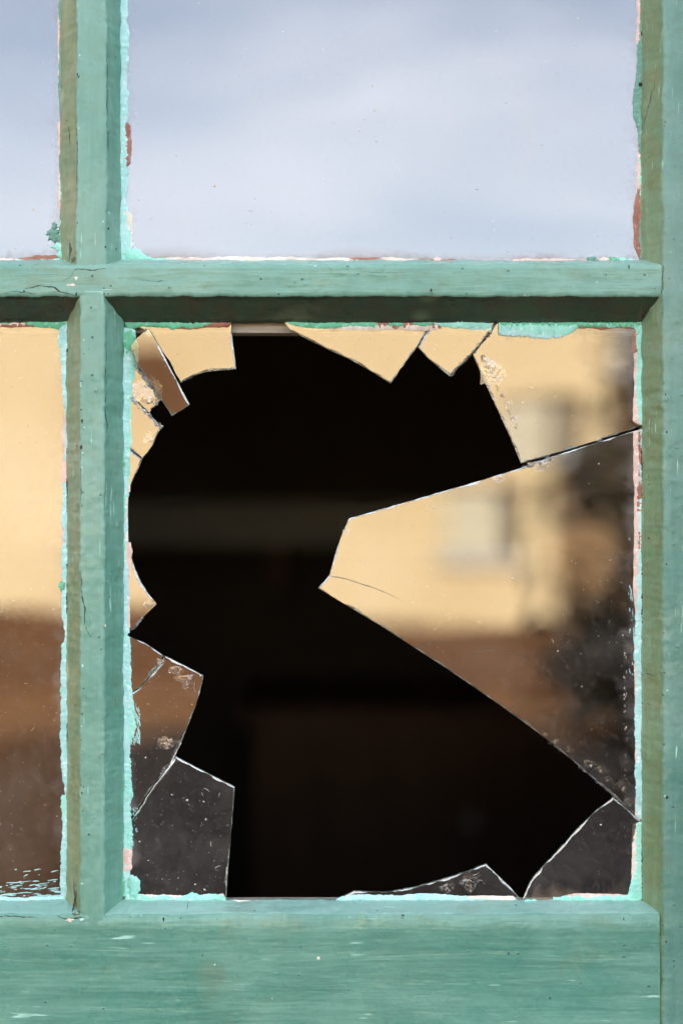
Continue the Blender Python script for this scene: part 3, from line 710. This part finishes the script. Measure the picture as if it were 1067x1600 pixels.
# ------------------------------------------------------------------ ragged paint and putty left on the glass along the bars
def film(side, a0, a1, edge, base, amp, mat, seed, lvl=1, fringe=0.5, cut=None, ramp_ends=8.0, parent=None, name='paint_edge', prof=None):
    """strip of paint film: runs from pixel a0 to a1 along one side of a pane, from the wood (edge) in over the glass"""
    vs, fs = [], []; sgn = {'L': 1, 'R': -1, 'T': 1, 'B': -1}[side]
    step = 1.6; nn = int(abs(a1 - a0) / step); rows = []
    for i in range(nn + 1):
        t = a0 + (a1 - a0) * i / nn
        b = base
        if prof:
            for (p0, w0), (p1, w1) in zip(prof[:-1], prof[1:]):
                if p0 <= t <= p1: b = w0 + (w1 - w0) * (t - p0) / (p1 - p0 + 1e-6)
        w = b + amp * 1.5 * fbm(t * 0.018, seed, 1.7, 3) + amp * 0.9 * fbm(t * 0.07, seed + 3, 0.7, 3) + fringe * 1.5 * fbm(t * 0.45, seed + 6, 2.7, 2)
        w *= min(1.0, (t - a0 + 0.5) / ramp_ends, (a1 - t + 0.5) / ramp_ends) ** 0.5 if a1 > a0 else 1
        hidden = cut and any(c0 <= t <= c1 for c0, c1 in cut)
        rows.append(None if (w < 0.5 or hidden) else (t, w))
    thick = 0.00035 * lvl
    runs, cur_run = [], []
    for r in rows + [None]:
        if r is None:
            if len(cur_run) > 2: runs.append(cur_run)
            cur_run = []
        else: cur_run.append(r)
    for run in runs:
        vs, fs = [], []
        for m_, (t, w) in enumerate(run):
            cur = len(vs); th = thick * (0.8 + 0.5 * fbm(t * 0.2, seed, 5, 2))
            for (q, yy) in ((-5.0, -thick - 0.0004), (w * 0.45, -th - 0.00045), (w * 0.9, -th - 0.0001), (w, 0.00005)):
                u = edge + sgn * q
                p = P(u, t, GD) if side in 'LR' else P(t, u, GD)
                vs.append(p + Vector((0, yy, 0)))
            if m_:
                for k in range(3): fs.append((cur - 4 + k, cur - 3 + k, cur + k + 1, cur + k))
        fo = link(name, vs, fs, mat, parent or win, True)
        if name == 'dirt_film':
            fa = fo.data.attributes.new('fade', 'FLOAT', 'POINT')
            for k in range(len(vs)): fa.data[k].value = (1.0, 0.6, 0.08, 0.0)[k % 4]

def blob(px, py, rx, ry, mat, seed, lvl=1, name='paint_patch', parent=None, wob=0.45):
    vs, fs = [P(px, py, GD) + Vector((0, -0.0005 * lvl - 0.0003, 0))], []; N = 44
    for ring, (f, yy) in enumerate(((0.6, -0.0005 * lvl - 0.00025), (0.93, -0.0004 * lvl), (1.0, 0.00005))):
        for i in range(N):
            a = 2 * math.pi * i / N
            k = 1 + wob * 1.6 * fbm(math.cos(a) * 1.6, math.sin(a) * 1.6, seed, 4)
            vs.append(P(px + math.cos(a) * rx * k * f, py + math.sin(a) * ry * k * f, GD) + Vector((0, yy, 0)))
    for i in range(N):
        j = (i + 1) % N; fs.append((0, 1 + i, 1 + j))
        for r in range(2): fs.append((1 + r * N + i, 1 + (r + 1) * N + i, 1 + (r + 1) * N + j, 1 + r * N + j))
    return link(name, vs, fs, mat, parent or win, True)

# upper main pane
film('L', -400, 408, 189, 13.0, 2.5, mint_blue, 1, 2, 0.5, None, 3, prof=[(-400, 12), (60, 13), (150, 11.5), (260, 10), (340, 12), (380, 15), (408, 20)])
film('L', 190, 262, 196, 9.5, 2.0, primer, 2, 1, 0.4); film('L', 330, 392, 198, 10, 2, cream, 3, 1, 0.6)
blob(204, 398, 14, 12, mint, 4, 2.2); blob(222, 404, 16, 6, mint, 5, 2.1)
film('B', 190, 1004, 411, 5.0, 1.5, mint, 6, 2, 0.6, [(330, 372), (700, 716), (850, 905)], prof=[(190, 9), (240, 8), (300, 5.5), (520, 5), (640, 3.5), (780, 2.5), (920, 2.5), (1004, 5)])
film('B', 240, 940, 410, 6.5, 2.4, pink, 7, 1, 0.4, [(390, 470), (690, 800)]); film('B', 540, 720, 410, 6.5, 2.0, primer, 8, 1.2, 0.4); film('B', 330, 560, 409, 7, 1.5, cream, 9, 1.1, 0.3)
for i, (x, y, rx, ry, mt) in enumerate(((924, 405, 8, 5, green_film), (942, 407, 10, 4, cream), (957, 406, 9, 4, mint_deep), (973, 407, 10, 4, mint), (986, 408, 9, 4, mint_blue))): blob(x, y, rx, ry, mt, 20 + i, 2.4)
film('R', -400, 408, 1003, 6.0, 2.2, green_film, 10, 2, 0.5, None, 3, prof=[(-400, 5), (60, 5), (95, 9), (140, 14), (180, 14), (215, 7), (300, 4), (408, 4)])
film('R', 285, 408, 1001, 11.0, 1.2, primer, 11, 1, 0.2, None, 22, prof=[(285, 4), (340, 13), (380, 13), (408, 6)])
film('R', -400, 300, 1003, 8.5, 2.0, pink, 12, 1, 0.5, [(70, 215)]); film('R', 180, 320, 1003, 6, 1.5, mint, 13, 1.6, 0.5)
film('R', -400, 404, 1004, 1.6, 0.9, grime_crack_shade, 14, 3.2, 0.7, [(60, 82), (128, 141), (205, 214), (282, 290), (356, 362)], name='paint_crack_shade')
for i, (yy, ln) in enumerate(((56, 3), (135, 5), (292, 3))): film('T', 1000 - ln, 1005, yy, 0.7, 0.4, grime_crack_shade, 15 + i, 3.4, 0.3, None, 2, name='paint_crack_shade')
# upper left pane
film('R', -400, 408, 97, 3.0, 1.6, green_film, 30, 2, 0.3, None, 3, prof=[(-400, 4), (120, 5), (200, 4), (270, 3), (300, 2), (408, 4)])
film('R', -400, 330, 97, 6.0, 1.3, pink, 31, 1, 0.3, [(120, 190)]); film('R', 255, 402, 99, 4.5, 2.2, mint, 32, 2.3, 0.8, prof=[(255, 3), (330, 5), (402, 9)])
for i, (x, y, rx, ry) in enumerate(((84, 366, 9, 11), (94, 371, 11, 7), (86, 353, 4, 6), (79, 364, 5, 5))): blob(x, y, rx, ry, green_film, 40 + i, 1.6 + 0.1 * i)
blob(93, 386, 9, 6, mint, 45, 2.4); blob(99, 398, 8, 9, mint, 46, 2.5)
film('B', -400, 100, 411, 5, 1.5, mint, 33, 2, 0.5, prof=[(-400, 5), (40, 5), (80, 8), (100, 12)]); film('B', -400, 96, 410, 8, 2.5, primer, 34, 1, 0.4, [(-60, 20)], prof=[(-400, 6), (20, 6), (60, 9), (96, 13)])
film('B', -100, 40, 411, 8, 1.5, cream, 35, 1.1, 0.3)
# lower left pane
film('R', 503, 1402, 106, 7.0, 2.2, mint_blue, 50, 2, 0.7, [(722, 752)], 4, prof=[(503, 14), (530, 13), (600, 8), (700, 3), (755, 7), (840, 9), (905, 12), (960, 9), (985, 5), (1040, 9), (1110, 10), (1200, 10), (1230, 5), (1270, 5), (1310, 10), (1402, 12)])
film('R', 530, 940, 104, 6.0, 2.4, pink, 51, 1, 0.4, [(560, 650)]); film('R', 1000, 1400, 107, 9, 2.5, mint, 52, 1.4, 1.0, [(1205, 1240)])
film('R', 505, 1395, 106, 1.4, 0.9, grime_crack_shade, 53, 3.0, 0.6, [(505, 545), (590, 700), (800, 880), (960, 1130), (1160, 1390)], name='paint_crack_shade'); blob(97, 915, 5, 8, mint_deep, 54, 2.6)
film('T', -400, 106, 503, 5.5, 2.0, mint_deep, 55, 2, 0.6, [(-200, -60), (18, 40)], prof=[(-400, 5), (30, 4), (60, 7), (106, 14)]); film('T', -400, 100, 503, 6.5, 1.6, cream, 56, 1, 0.3); film('T', -400, 104, 503, 9, 2.2, primer, 57, 0.8, 0.4, [(-90, -20)])
film('B', -400, 104, 1409, 8, 1.6, mint_blue, 58, 2, 0.5, None, 3)
# dry-brush streaks of mint paint dragged over the glass
def flecks(x0_, x1_, y0f, y1f, n_, ang, seed, mat, size, parent=None, dens=None):
    rnd = random.Random(seed); vs, fs = [], []
    for k in range(n_):
        x = rnd.uniform(x0_, x1_); y = rnd.uniform(y0f, y1f)
        if dens and rnd.random() > dens(x, y): continue
        a = math.radians(ang + rnd.gauss(0, 7)); l = rnd.uniform(*size) * rnd.random() ** 0.7; w = rnd.uniform(0.3, 0.8) + 0.05 * l * rnd.random()
        c0 = len(vs); vs.append(P(x, y, GD) + Vector((0, -0.00035, 0))); N = 10
        for i in range(N):
            b = 2 * math.pi * i / N; kk = 1 + 0.7 * fbm(math.cos(b) * 2 + k, math.sin(b) * 2, seed, 2)
            u, v = math.cos(b) * l * kk, math.sin(b) * w * kk + 0.06 * l * math.sin(math.cos(b) * 2 + k)
            vs.append(P(x + u * math.cos(a) - v * math.sin(a), y + u * math.sin(a) + v * math.cos(a), GD) + Vector((0, -0.00012, 0)))
        for i in range(N): fs.append((c0, c0 + 1 + i, c0 + 1 + (i + 1) % N))
    o = link('paint_streaks', vs, fs, mat, parent or win, True); o['kind'] = 'stuff'
flecks(-300, 98, 1358, 1388, 120, -7, 1, mint_blue, (2, 9), None, lambda x, y: 0.3 + 0.7 * (y - 1358) / 30); flecks(-300, 99, 1376, 1404, 330, -3, 6, mint_blue, (5, 22), None, lambda x, y: 0.3 + 0.7 * max(0, (y - 1376) / 28))
flecks(205, 219, 1098, 1160, 70, 78, 2, mint_blue, (3, 10), broken); flecks(207, 216, 1262, 1300, 26, 85, 3, mint_blue, (1.5, 4), broken)
flecks(981, 990, 900, 1060, 16, 88, 4, mint_blue, (4, 14), broken); flecks(974, 979, 1010, 1310, 44, 89, 5, cream, (1.0, 4), broken)
# broken pane: left side
GL = 193
film('L', 512, 1400, GL, 9, 1.6, mint_blue, 60, 2, 0.5, [(989, 994)], 4, broken, prof=[(512, 16), (545, 20), (575, 14), (640, 10), (700, 9), (770, 7), (845, 6.5), (900, 8), (985, 10), (1050, 12), (1110, 14), (1140, 12), (1240, 9), (1400, 10)])
film('L', 512, 780, GL, 12, 2.0, mint, 61, 1.5, 0.8, None, 4, broken, prof=[(512, 18), (560, 24), (600, 13), (700, 11), (780, 9)]); film('L', 985, 1400, GL, 13, 3.0, mint, 62, 1.5, 1.3, None, 5, broken, prof=[(985, 9), (1060, 14), (1110, 18), (1180, 12), (1260, 13), (1310, 14), (1345, 10), (1365, 12), (1400, 18)])
film('L', 700, 985, GL, 11, 1.5, pink, 63, 1, 0.5, [(770, 846)], 5, broken); film('L', 580, 700, GL, 12, 2.2, cream, 64, 1, 0.7, None, 5, broken)
film('L', 1325, 1362, GL, 13.5, 1.5, pink, 65, 2.3, 0.8, None, 3, broken); blob(209, 1385, 10, 18, mint, 66, 2.4, 'paint_patch', broken, 0.3); blob(204, 535, 12, 20, mint_deep, 67, 2.4, 'paint_patch', broken, 0.35)
film('L', 512, 1398, GL + 1, 1.2, 1.2, mint_deep, 68, 3.4, 0.5, [(560, 700), (860, 1200)], 4, broken); film('L', 765, 850, GL + 1, 6.8, 0.5, cream, 69, 1.2, 0.15, None, 3, broken)
# broken pane: top
film('T', 196, 361, 503, 9, 2.6, mint_deep, 70, 2, 0.7, [(336, 361)], 5, broken, prof=[(196, 14), (230, 7), (300, 9), (336, 3), (361, 2)]); film('T', 205, 361, 503, 13, 1.8, primer, 71, 1, 0.4, None, 5, broken, prof=[(205, 6), (260, 11), (361, 8)])
film('T', 448, 676, 503, 7, 1.8, mint_deep, 72, 2, 0.6, [(590, 606), (630, 645)], 5, broken, prof=[(448, 4), (480, 10), (560, 8), (676, 7)]); film('T', 455, 1000, 503, 10, 2.0, primer, 73, 0.9, 0.4, [(690, 800)], 5, broken); film('T', 470, 690, 503, 13, 1.4, cream, 74, 0.7, 0.4, None, 8, broken)
film('T', 677, 1000, 503, 12, 2.4, mint, 75, 2, 1.1, [(768, 778)], 5, broken, prof=[(677, 6), (720, 10), (780, 14), (850, 22), (888, 20), (905, 8), (1000, 11)]); film('T', 700, 905, 503, 15, 2.5, mint_blue, 76, 1.4, 2.0, [(768, 778)], 6, broken, prof=[(700, 9), (780, 18), (860, 27), (905, 11)]); film('T', 780, 1000, 503, 8, 1.5, mint_deep, 77, 2.6, 0.6, None, 6, broken)
film('T', 196, 1000, 503, 1.3, 0.8, grime_crack_shade, 78, 3.3, 0.5, None, 5, broken, 'paint_crack_shade', prof=None)
# broken pane: right
film('R', 508, 664, 1002, 9, 1.5, mint, 80, 2, 0.6, None, 4, broken, prof=[(508, 10), (560, 9), (620, 9), (664, 6)]); film('R', 545, 664, 1002, 13, 1.4, pink, 81, 1, 0.4, None, 6, broken); film('R', 510, 560, 1002, 17, 2.0, primer, 82, 0.8, 0.3, None, 14, broken)
film('R', 672, 1000, 1000, 11, 1.0, pink, 83, 1, 0.2, None, 4, broken, prof=[(672, 11), (800, 10), (920, 12), (960, 9), (1000, 6)]); film('R', 672, 860, 1002, 7.5, 1.8, primer, 84, 2, 0.5, [(745, 752), (800, 830)], 5, broken); film('R', 672, 1280, 1001, 5, 2.2, mint_blue, 85, 2.3, 0.6, [(700, 725), (760, 776)], 4, broken, prof=[(672, 5), (800, 4), (930, 8), (1000, 10), (1180, 9), (1205, 12), (1280, 9)])
film('R', 990, 1280, 999, 8.5, 1.0, pink, 86, 1.2, 0.4, [(1195, 1245)], 6, broken); film('R', 1284, 1404, 1000, 10, 1.4, mint, 87, 2, 0.9, None, 4, broken, prof=[(1284, 9), (1360, 10), (1385, 16), (1404, 22)]); film('R', 1284, 1380, 998, 11.5, 0.9, cream, 88, 1.2, 0.4, None, 5, broken)
film('R', 676, 1400, 1003, 1.8, 1.0, grime_crack_shade, 89, 3.3, 0.7, [(830, 850), (1000, 1030), (1180, 1290)], 4, broken, 'paint_crack_shade')
# broken pane: bottom
film('B', 196, 353, 1408, 9, 2.0, mint, 90, 2, 0.8, None, 4, broken, prof=[(196, 14), (225, 9), (280, 8), (300, 14), (315, 9), (353, 12)]); film('B', 205, 353, 1408, 11, 1.8, cream, 91, 1, 0.8, None, 5, broken); film('B', 524, 790, 1408, 7, 1.6, mint_blue, 92, 2, 0.7, None, 10, broken, prof=[(524, 5), (560, 10), (660, 11), (790, 5)])
film('B', 640, 806, 1408, 8, 0.9, cream, 93, 1.6, 0.3, None, 6, broken); film('B', 818, 1000, 1408, 7, 2.0, mint, 94, 2, 0.9, [(838, 862)], 5, broken, prof=[(818, 3), (870, 6), (930, 9), (985, 9), (1000, 18)]); film('B', 880, 990, 1408, 11, 1.2, pink, 95, 1, 0.5, None, 8, broken)
film('B', 353, 524, 1408, 1.6, 0.5, cream, 96, 1.4, 0.3, None, 4, broken)

# dirt bloom along the rims of the panes
for sd, a0, a1, e, w, mt, k in (('B', 196, 1000, 411, 15, dust_brown, 1), ('L', -400, 405, 192, 18, dust_pale, 2), ('R', -400, 405, 1002, 22, dust_pale, 3), ('B', -400, 100, 411, 24, dust_brown, 4), ('R', -400, 405, 97, 16, dust_pale, 5),
                            ('R', 506, 1400, 106, 22, dust_pale, 6), ('B', -400, 104, 1409, 30, dust_pale, 7), ('T', -400, 104, 503, 18, dust_brown, 8)):
    film(sd, a0, a1, e, w, w * 0.35, mt, 200 + k, 0.25, 0.4, None, 6, None, 'dirt_film')
for sd, a0, a1, e, w, mt, k in (('T', 452, 668, 503, 18, dust_brown, 9), ('T', 780, 1000, 503, 26, dust_brown, 10), ('R', 676, 1270, 1001, 34, dust_pale, 11), ('R', 510, 660, 1001, 26, dust_pale, 12), ('L', 1000, 1270, 193, 20, dust_pale, 13), ('L', 1295, 1400, 193, 26, dust_pale, 14), ('B', 830, 998, 1408, 24, dust_brown, 15)):
    film(sd, a0, a1, e, w, w * 0.35, mt, 200 + k, 0.25, 0.4, None, 6, broken, 'dirt_film')

# ------------------------------------------------------------------ wear on the wood: cracks at the joints, pits, nibs and flaked spots
from mathutils.bvhtree import BVHTree
bv, bf = [], []
for o in list(scene.collection.objects):
    if o.parent is win and o.name.split('.')[0] in ('stile', 'muntin', 'bottom_rail'):
        k0 = len(bv); bv += [v.co + BASE for v in o.data.vertices]; bf += [tuple(k0 + i for i in p.vertices) for p in o.data.polygons]
tree_bvh = BVHTree.FromPolygons(bv, bf)
CAM = Vector((0, -D, H))
def on_frame(px, py, up=0.0):
    d = P(px, py, 0) - Vector((P(px, py, 0).x, -0.2, P(px, py, 0).z))
    o = P(px, py, 0); hit = tree_bvh.ray_cast(Vector((o.x, -0.2, o.z)), Vector((0, 1, 0)))
    if hit[0] is None: return None
    return hit[0] + hit[1] * (up if hit[1].y < 0 else -up)
def wood_crack(pts, w, seed, mat=None):
    dp = [(a[0] + (b[0] - a[0]) * s_ / 8, a[1] + (b[1] - a[1]) * s_ / 8) for a, b in zip(pts[:-1], pts[1:]) for s_ in range(8)] + [pts[-1]]
    vs, fs = [], []; n_ = len(dp)
    for i, (x, y) in enumerate(dp):
        q = dp[min(i + 1, n_ - 1)]; p_ = dp[max(i - 1, 0)]; l = math.hypot(q[0] - p_[0], q[1] - p_[1]) or 1
        nx_, ny_ = -(q[1] - p_[1]) / l, (q[0] - p_[0]) / l
        o = 2.2 * fbm(x * 0.08, y * 0.08, seed, 4); ww = w * (0.25 + 1.3 * abs(fbm(x * .07, y * .07, seed + 3, 3))) * min(1, i / 3 + 0.1, (n_ - 1 - i) / 3 + 0.1)
        A, B_ = on_frame(x + nx_ * (o + ww), y + ny_ * (o + ww), 0.00008), on_frame(x + nx_ * (o - ww), y + ny_ * (o - ww), 0.00008)
        if A is None or B_ is None: continue
        vs += [A, B_]
        if len(vs) > 2: k = len(vs) - 4; fs.append((k, k + 1, k + 3, k + 2))
    if fs: link('paint_crack_shade', vs, fs, mat or grime_crack_shade, win, True)
def wood_spot(px, py, rx, ry, mat, seed, up, name='paint_flake'):
    c = on_frame(px, py, up)
    if c is None: return
    vs, fs = [c], []; N = 14
    for i in range(N):
        a = 2 * math.pi * i / N; k = 1 + 0.9 * fbm(math.cos(a) * 1.5, math.sin(a) * 1.5, seed, 3)
        p = on_frame(px + rx * k * math.cos(a), py + ry * k * math.sin(a), 0.00005)
        if p is None: return
        vs.append(p)
    for i in range(N): fs.append((0, 1 + i, 1 + (i + 1) % N))
    link(name, vs, fs, mat, win, True)
for i, (pts, w) in enumerate((
    ([(116, 421), (130, 419), (150, 421), (168, 418)], 0.9), ([(40, 452), (62, 446), (85, 449), (104, 458), (122, 462)], 1.2), ([(100, 438), (112, 430), (120, 420)], 0.6), ([(0, 459), (30, 456), (60, 459)], 0.7),
    ([(1034, 414), (1035, 430), (1034, 448), (1035, 464)], 0.8), ([(-40, 1434), (0, 1432), (28, 1433), (58, 1434)], 1.2), ([(88, 1431), (100, 1435), (118, 1436), (132, 1433)], 1.3),
    ([(292, 1409), (293, 1418), (291, 1426)], 0.7), ([(370, 1409), (372, 1419)], 0.7), ([(112, 1380), (114, 1400), (118, 1424)], 1.1), ([(214, 436), (240, 440), (262, 438)], 0.5), ([(560, 424), (600, 426), (640, 425)], 0.4),
    ([(1003, 480), (1012, 492), (1020, 486)], 1.0), ([(1008, 200), (1016, 170), (1026, 120)], 0.5), ([(1006, 1060), (1016, 1056), (1028, 1058)], 0.6), ([(126, 700), (127, 740), (126, 790)], 0.6), ([(127, 880), (129, 930), (134, 958), (132, 978)], 1.1),
    ([(134, 976), (139, 990), (143, 996)], 0.8), ([(166, 500), (165, 600), (166, 700)], 0.45), ([(168, 40), (167, 150), (168, 260)], 0.45), ([(120, 180), (121, 260), (119, 330)], 0.45), ([(104, 190), (106, 205), (105, 225)], 0.8))):
    wood_crack(pts, w, 300 + i)
rw = random.Random(44)
corner_grime = flake('corner_grime', (0.035, 0.042, 0.022), (0.085, 0.095, 0.05), (0.12, 0.15, 0.09), 0.8)
spots = []
for i in range(34): spots.append((127 + abs(rw.gauss(0, 2.5)), rw.uniform(500, 1390)))
for i in range(16): spots.append((120 + abs(rw.gauss(0, 3)), rw.uniform(10, 400)))
for i in range(16): spots.append((165 + rw.gauss(0, 2), rw.uniform(10, 1390)))
for i in range(26): spots.append((1037 + abs(rw.gauss(0, 6)), rw.uniform(10, 1560)))
for i in range(30): spots.append((rw.uniform(5, 1020), rw.choice((414, 461, 458, 440)) + rw.gauss(0, 2)))
for i in range(26): spots.append((rw.uniform(5, 1020), rw.choice((1434, 1436, 1500, 1560)) + rw.gauss(0, 6)))
for i, (x, y) in enumerate(spots):
    r_ = rw.uniform(0.5, 1.5) * (1.6 if rw.random() < 0.12 else 1)
    mt = rw.choice((grime_crack_shade, grime_crack_shade, green_film, mint_blue, cream if rw.random() < 0.3 else green_film))
    wood_spot(x, y, r_ * rw.uniform(0.8, 1.3), r_ * rw.uniform(0.8, 1.9), mt, 400 + i, 0.00012)
for i, (x, y, rx, ry, mt, up) in enumerate(((1014, 747, 5, 6, paint_bounce_green, 0.0010), (1013, 960, 4, 9, paint_bounce_green, 0.0008), (1012, 640, 3, 12, paint_bounce_green, 0.0007), (140, 972, 4, 8, green_film, 0.0006), (150, 610, 3, 3, paint_v, 0.0008), (143, 690, 5, 3, paint_v, 0.0007),
    (180, 820, 2.5, 7, paint_deep, 0.0007), (182, 885, 2.5, 9, paint_deep, 0.0007), (185, 970, 4, 6, paint_deep, 0.0009), (1048, 560, 2.5, 2.5, paint_stile, 0.0006), (1056, 700, 3, 2.5, paint_stile, 0.0006), (1050, 850, 2.5, 3, paint_stile, 0.0006), (1058, 1010, 3, 3, paint_stile, 0.0006), (860, 1420, 4, 2, paint_sill, 0.0006),
    (112, 445, 7, 2, cream, 0.0002), (119, 434, 2, 3, cream, 0.0002), (108, 1438, 6, 2.5, cream, 0.0002), (128, 1437, 4, 2, mint_blue, 0.0002), (112, 395, 4, 5, paint_olive, 0.0008), (115, 1402, 3.5, 22, corner_grime, 0.00014), (121, 1430, 7, 4, corner_grime, 0.00014), (107, 391, 3, 12, corner_grime, 0.00014), (112, 404, 6, 4, corner_grime, 0.00014), (1008, 1408, 4, 10, corner_grime, 0.00014), (1007, 486, 5, 9, corner_grime, 0.00014), (186, 1398, 3, 12, corner_grime, 0.00014), (1007, 396, 5, 9, corner_grime, 0.00014))):
    wood_spot(x, y, rx, ry, mt, 600 + i, up, 'paint_nib' if up > 0.0003 else 'paint_flake')

# ------------------------------------------------------------------ debris, flecks and hair scratches stuck to the glass
speck_mat = flake('pale_debris', (0.46, 0.40, 0.32), (0.66, 0.60, 0.52), (0.36, 0.26, 0.17))
scratch_mat = edge_glass('faint_scratch', (0.55, 0.50, 0.45), 0.72, 0.2, 0.3)
def inside(poly, x, y):
    r = False
    for (xa, ya), (xb, yb) in zip(poly, poly[1:] + poly[:1]):
        if (ya > y) != (yb > y) and x < (xb - xa) * (y - ya) / (yb - ya) + xa: r = not r
    return r
def debris(poly, n_, seed, tf=None, parent=None, big=0.06):
    rnd = random.Random(seed); vs, fs = [], []
    x0d, x1d = max(-20, min(p[0] for p in poly)), max(p[0] for p in poly); y0d, y1d = max(-20, min(p[1] for p in poly)), max(p[1] for p in poly)
    cl = [(rnd.uniform(x0d, x1d), rnd.uniform(y0d, y1d)) for _ in range(9)]
    for k in range(n_):
        if rnd.random() < 0.5: cx, cy = rnd.choice(cl); x, y = rnd.gauss(cx, 40), rnd.gauss(cy, 40)
        else: x, y = rnd.uniform(x0d, x1d), rnd.uniform(y0d, y1d)
        if not inside(poly, x, y): continue
        r = rnd.uniform(0.25, 0.7) if rnd.random() > big else rnd.uniform(1.0, 2.0)
        asp = rnd.uniform(0.35, 1.0); an = rnd.uniform(0, 3.14); hair = rnd.random() < 0.03
        if hair: r, asp = rnd.uniform(3, 7), 0.06
        c0 = len(vs); pts = [P(x, y, GD) + Vector((0, -0.0002 - 0.0002 * (not hair), 0))]; N = 7
        for i in range(N):
            b = 2 * math.pi * i / N; kk = rnd.uniform(0.7, 1.3); u, v = math.cos(b) * r * kk, math.sin(b) * r * asp * kk
            if hair: v += 0.05 * u * u * (1 if k % 2 else -1)
            pts.append(P(x + u * math.cos(an) - v * math.sin(an), y + u * math.sin(an) + v * math.cos(an), GD) + Vector((0, -0.00006, 0)))
        vs += [tf(p) for p in pts] if tf else pts
        for i in range(N): fs.append((c0, c0 + 1 + i, c0 + 1 + (i + 1) % N))
    if fs: o = link('glass_debris', vs, fs, speck_mat, parent or win, False); o['kind'] = 'stuff'
debris(rect(205, -20, 995, 405), 170, 1, None, None, 0.05); debris(rect(-20, -20, 92, 405), 34, 2); debris(rect(-20, 510, 100, 1395), 230, 3, None, None, 0.05)
for poly, tl, sd, lf in SH:
    ar = abs(sum(a[0] * b[1] - b[0] * a[1] for a, b in zip(poly, poly[1:] + poly[:1]))) / 2
    debris(poly, max(10, int(ar * {13: 0.0030, 12: 0.0018, 8: 0.009, 9: 0.0075, 14: 0.006}.get(sd, 0.004))), 50 + sd, SHARD_TF[sd], broken)
arc = [(735 + 150 * t_, 1024 - 62 * t_ + 116 * t_ * t_) for t_ in [i / 16 for i in range(17)]]
hairline(arc, 0.5, 7, scratch_mat, 'scratch')
hairline([(640, 1012), (668, 1004), (700, 1003), (735, 1010)], 0.4, 8, scratch_mat, 'scratch')
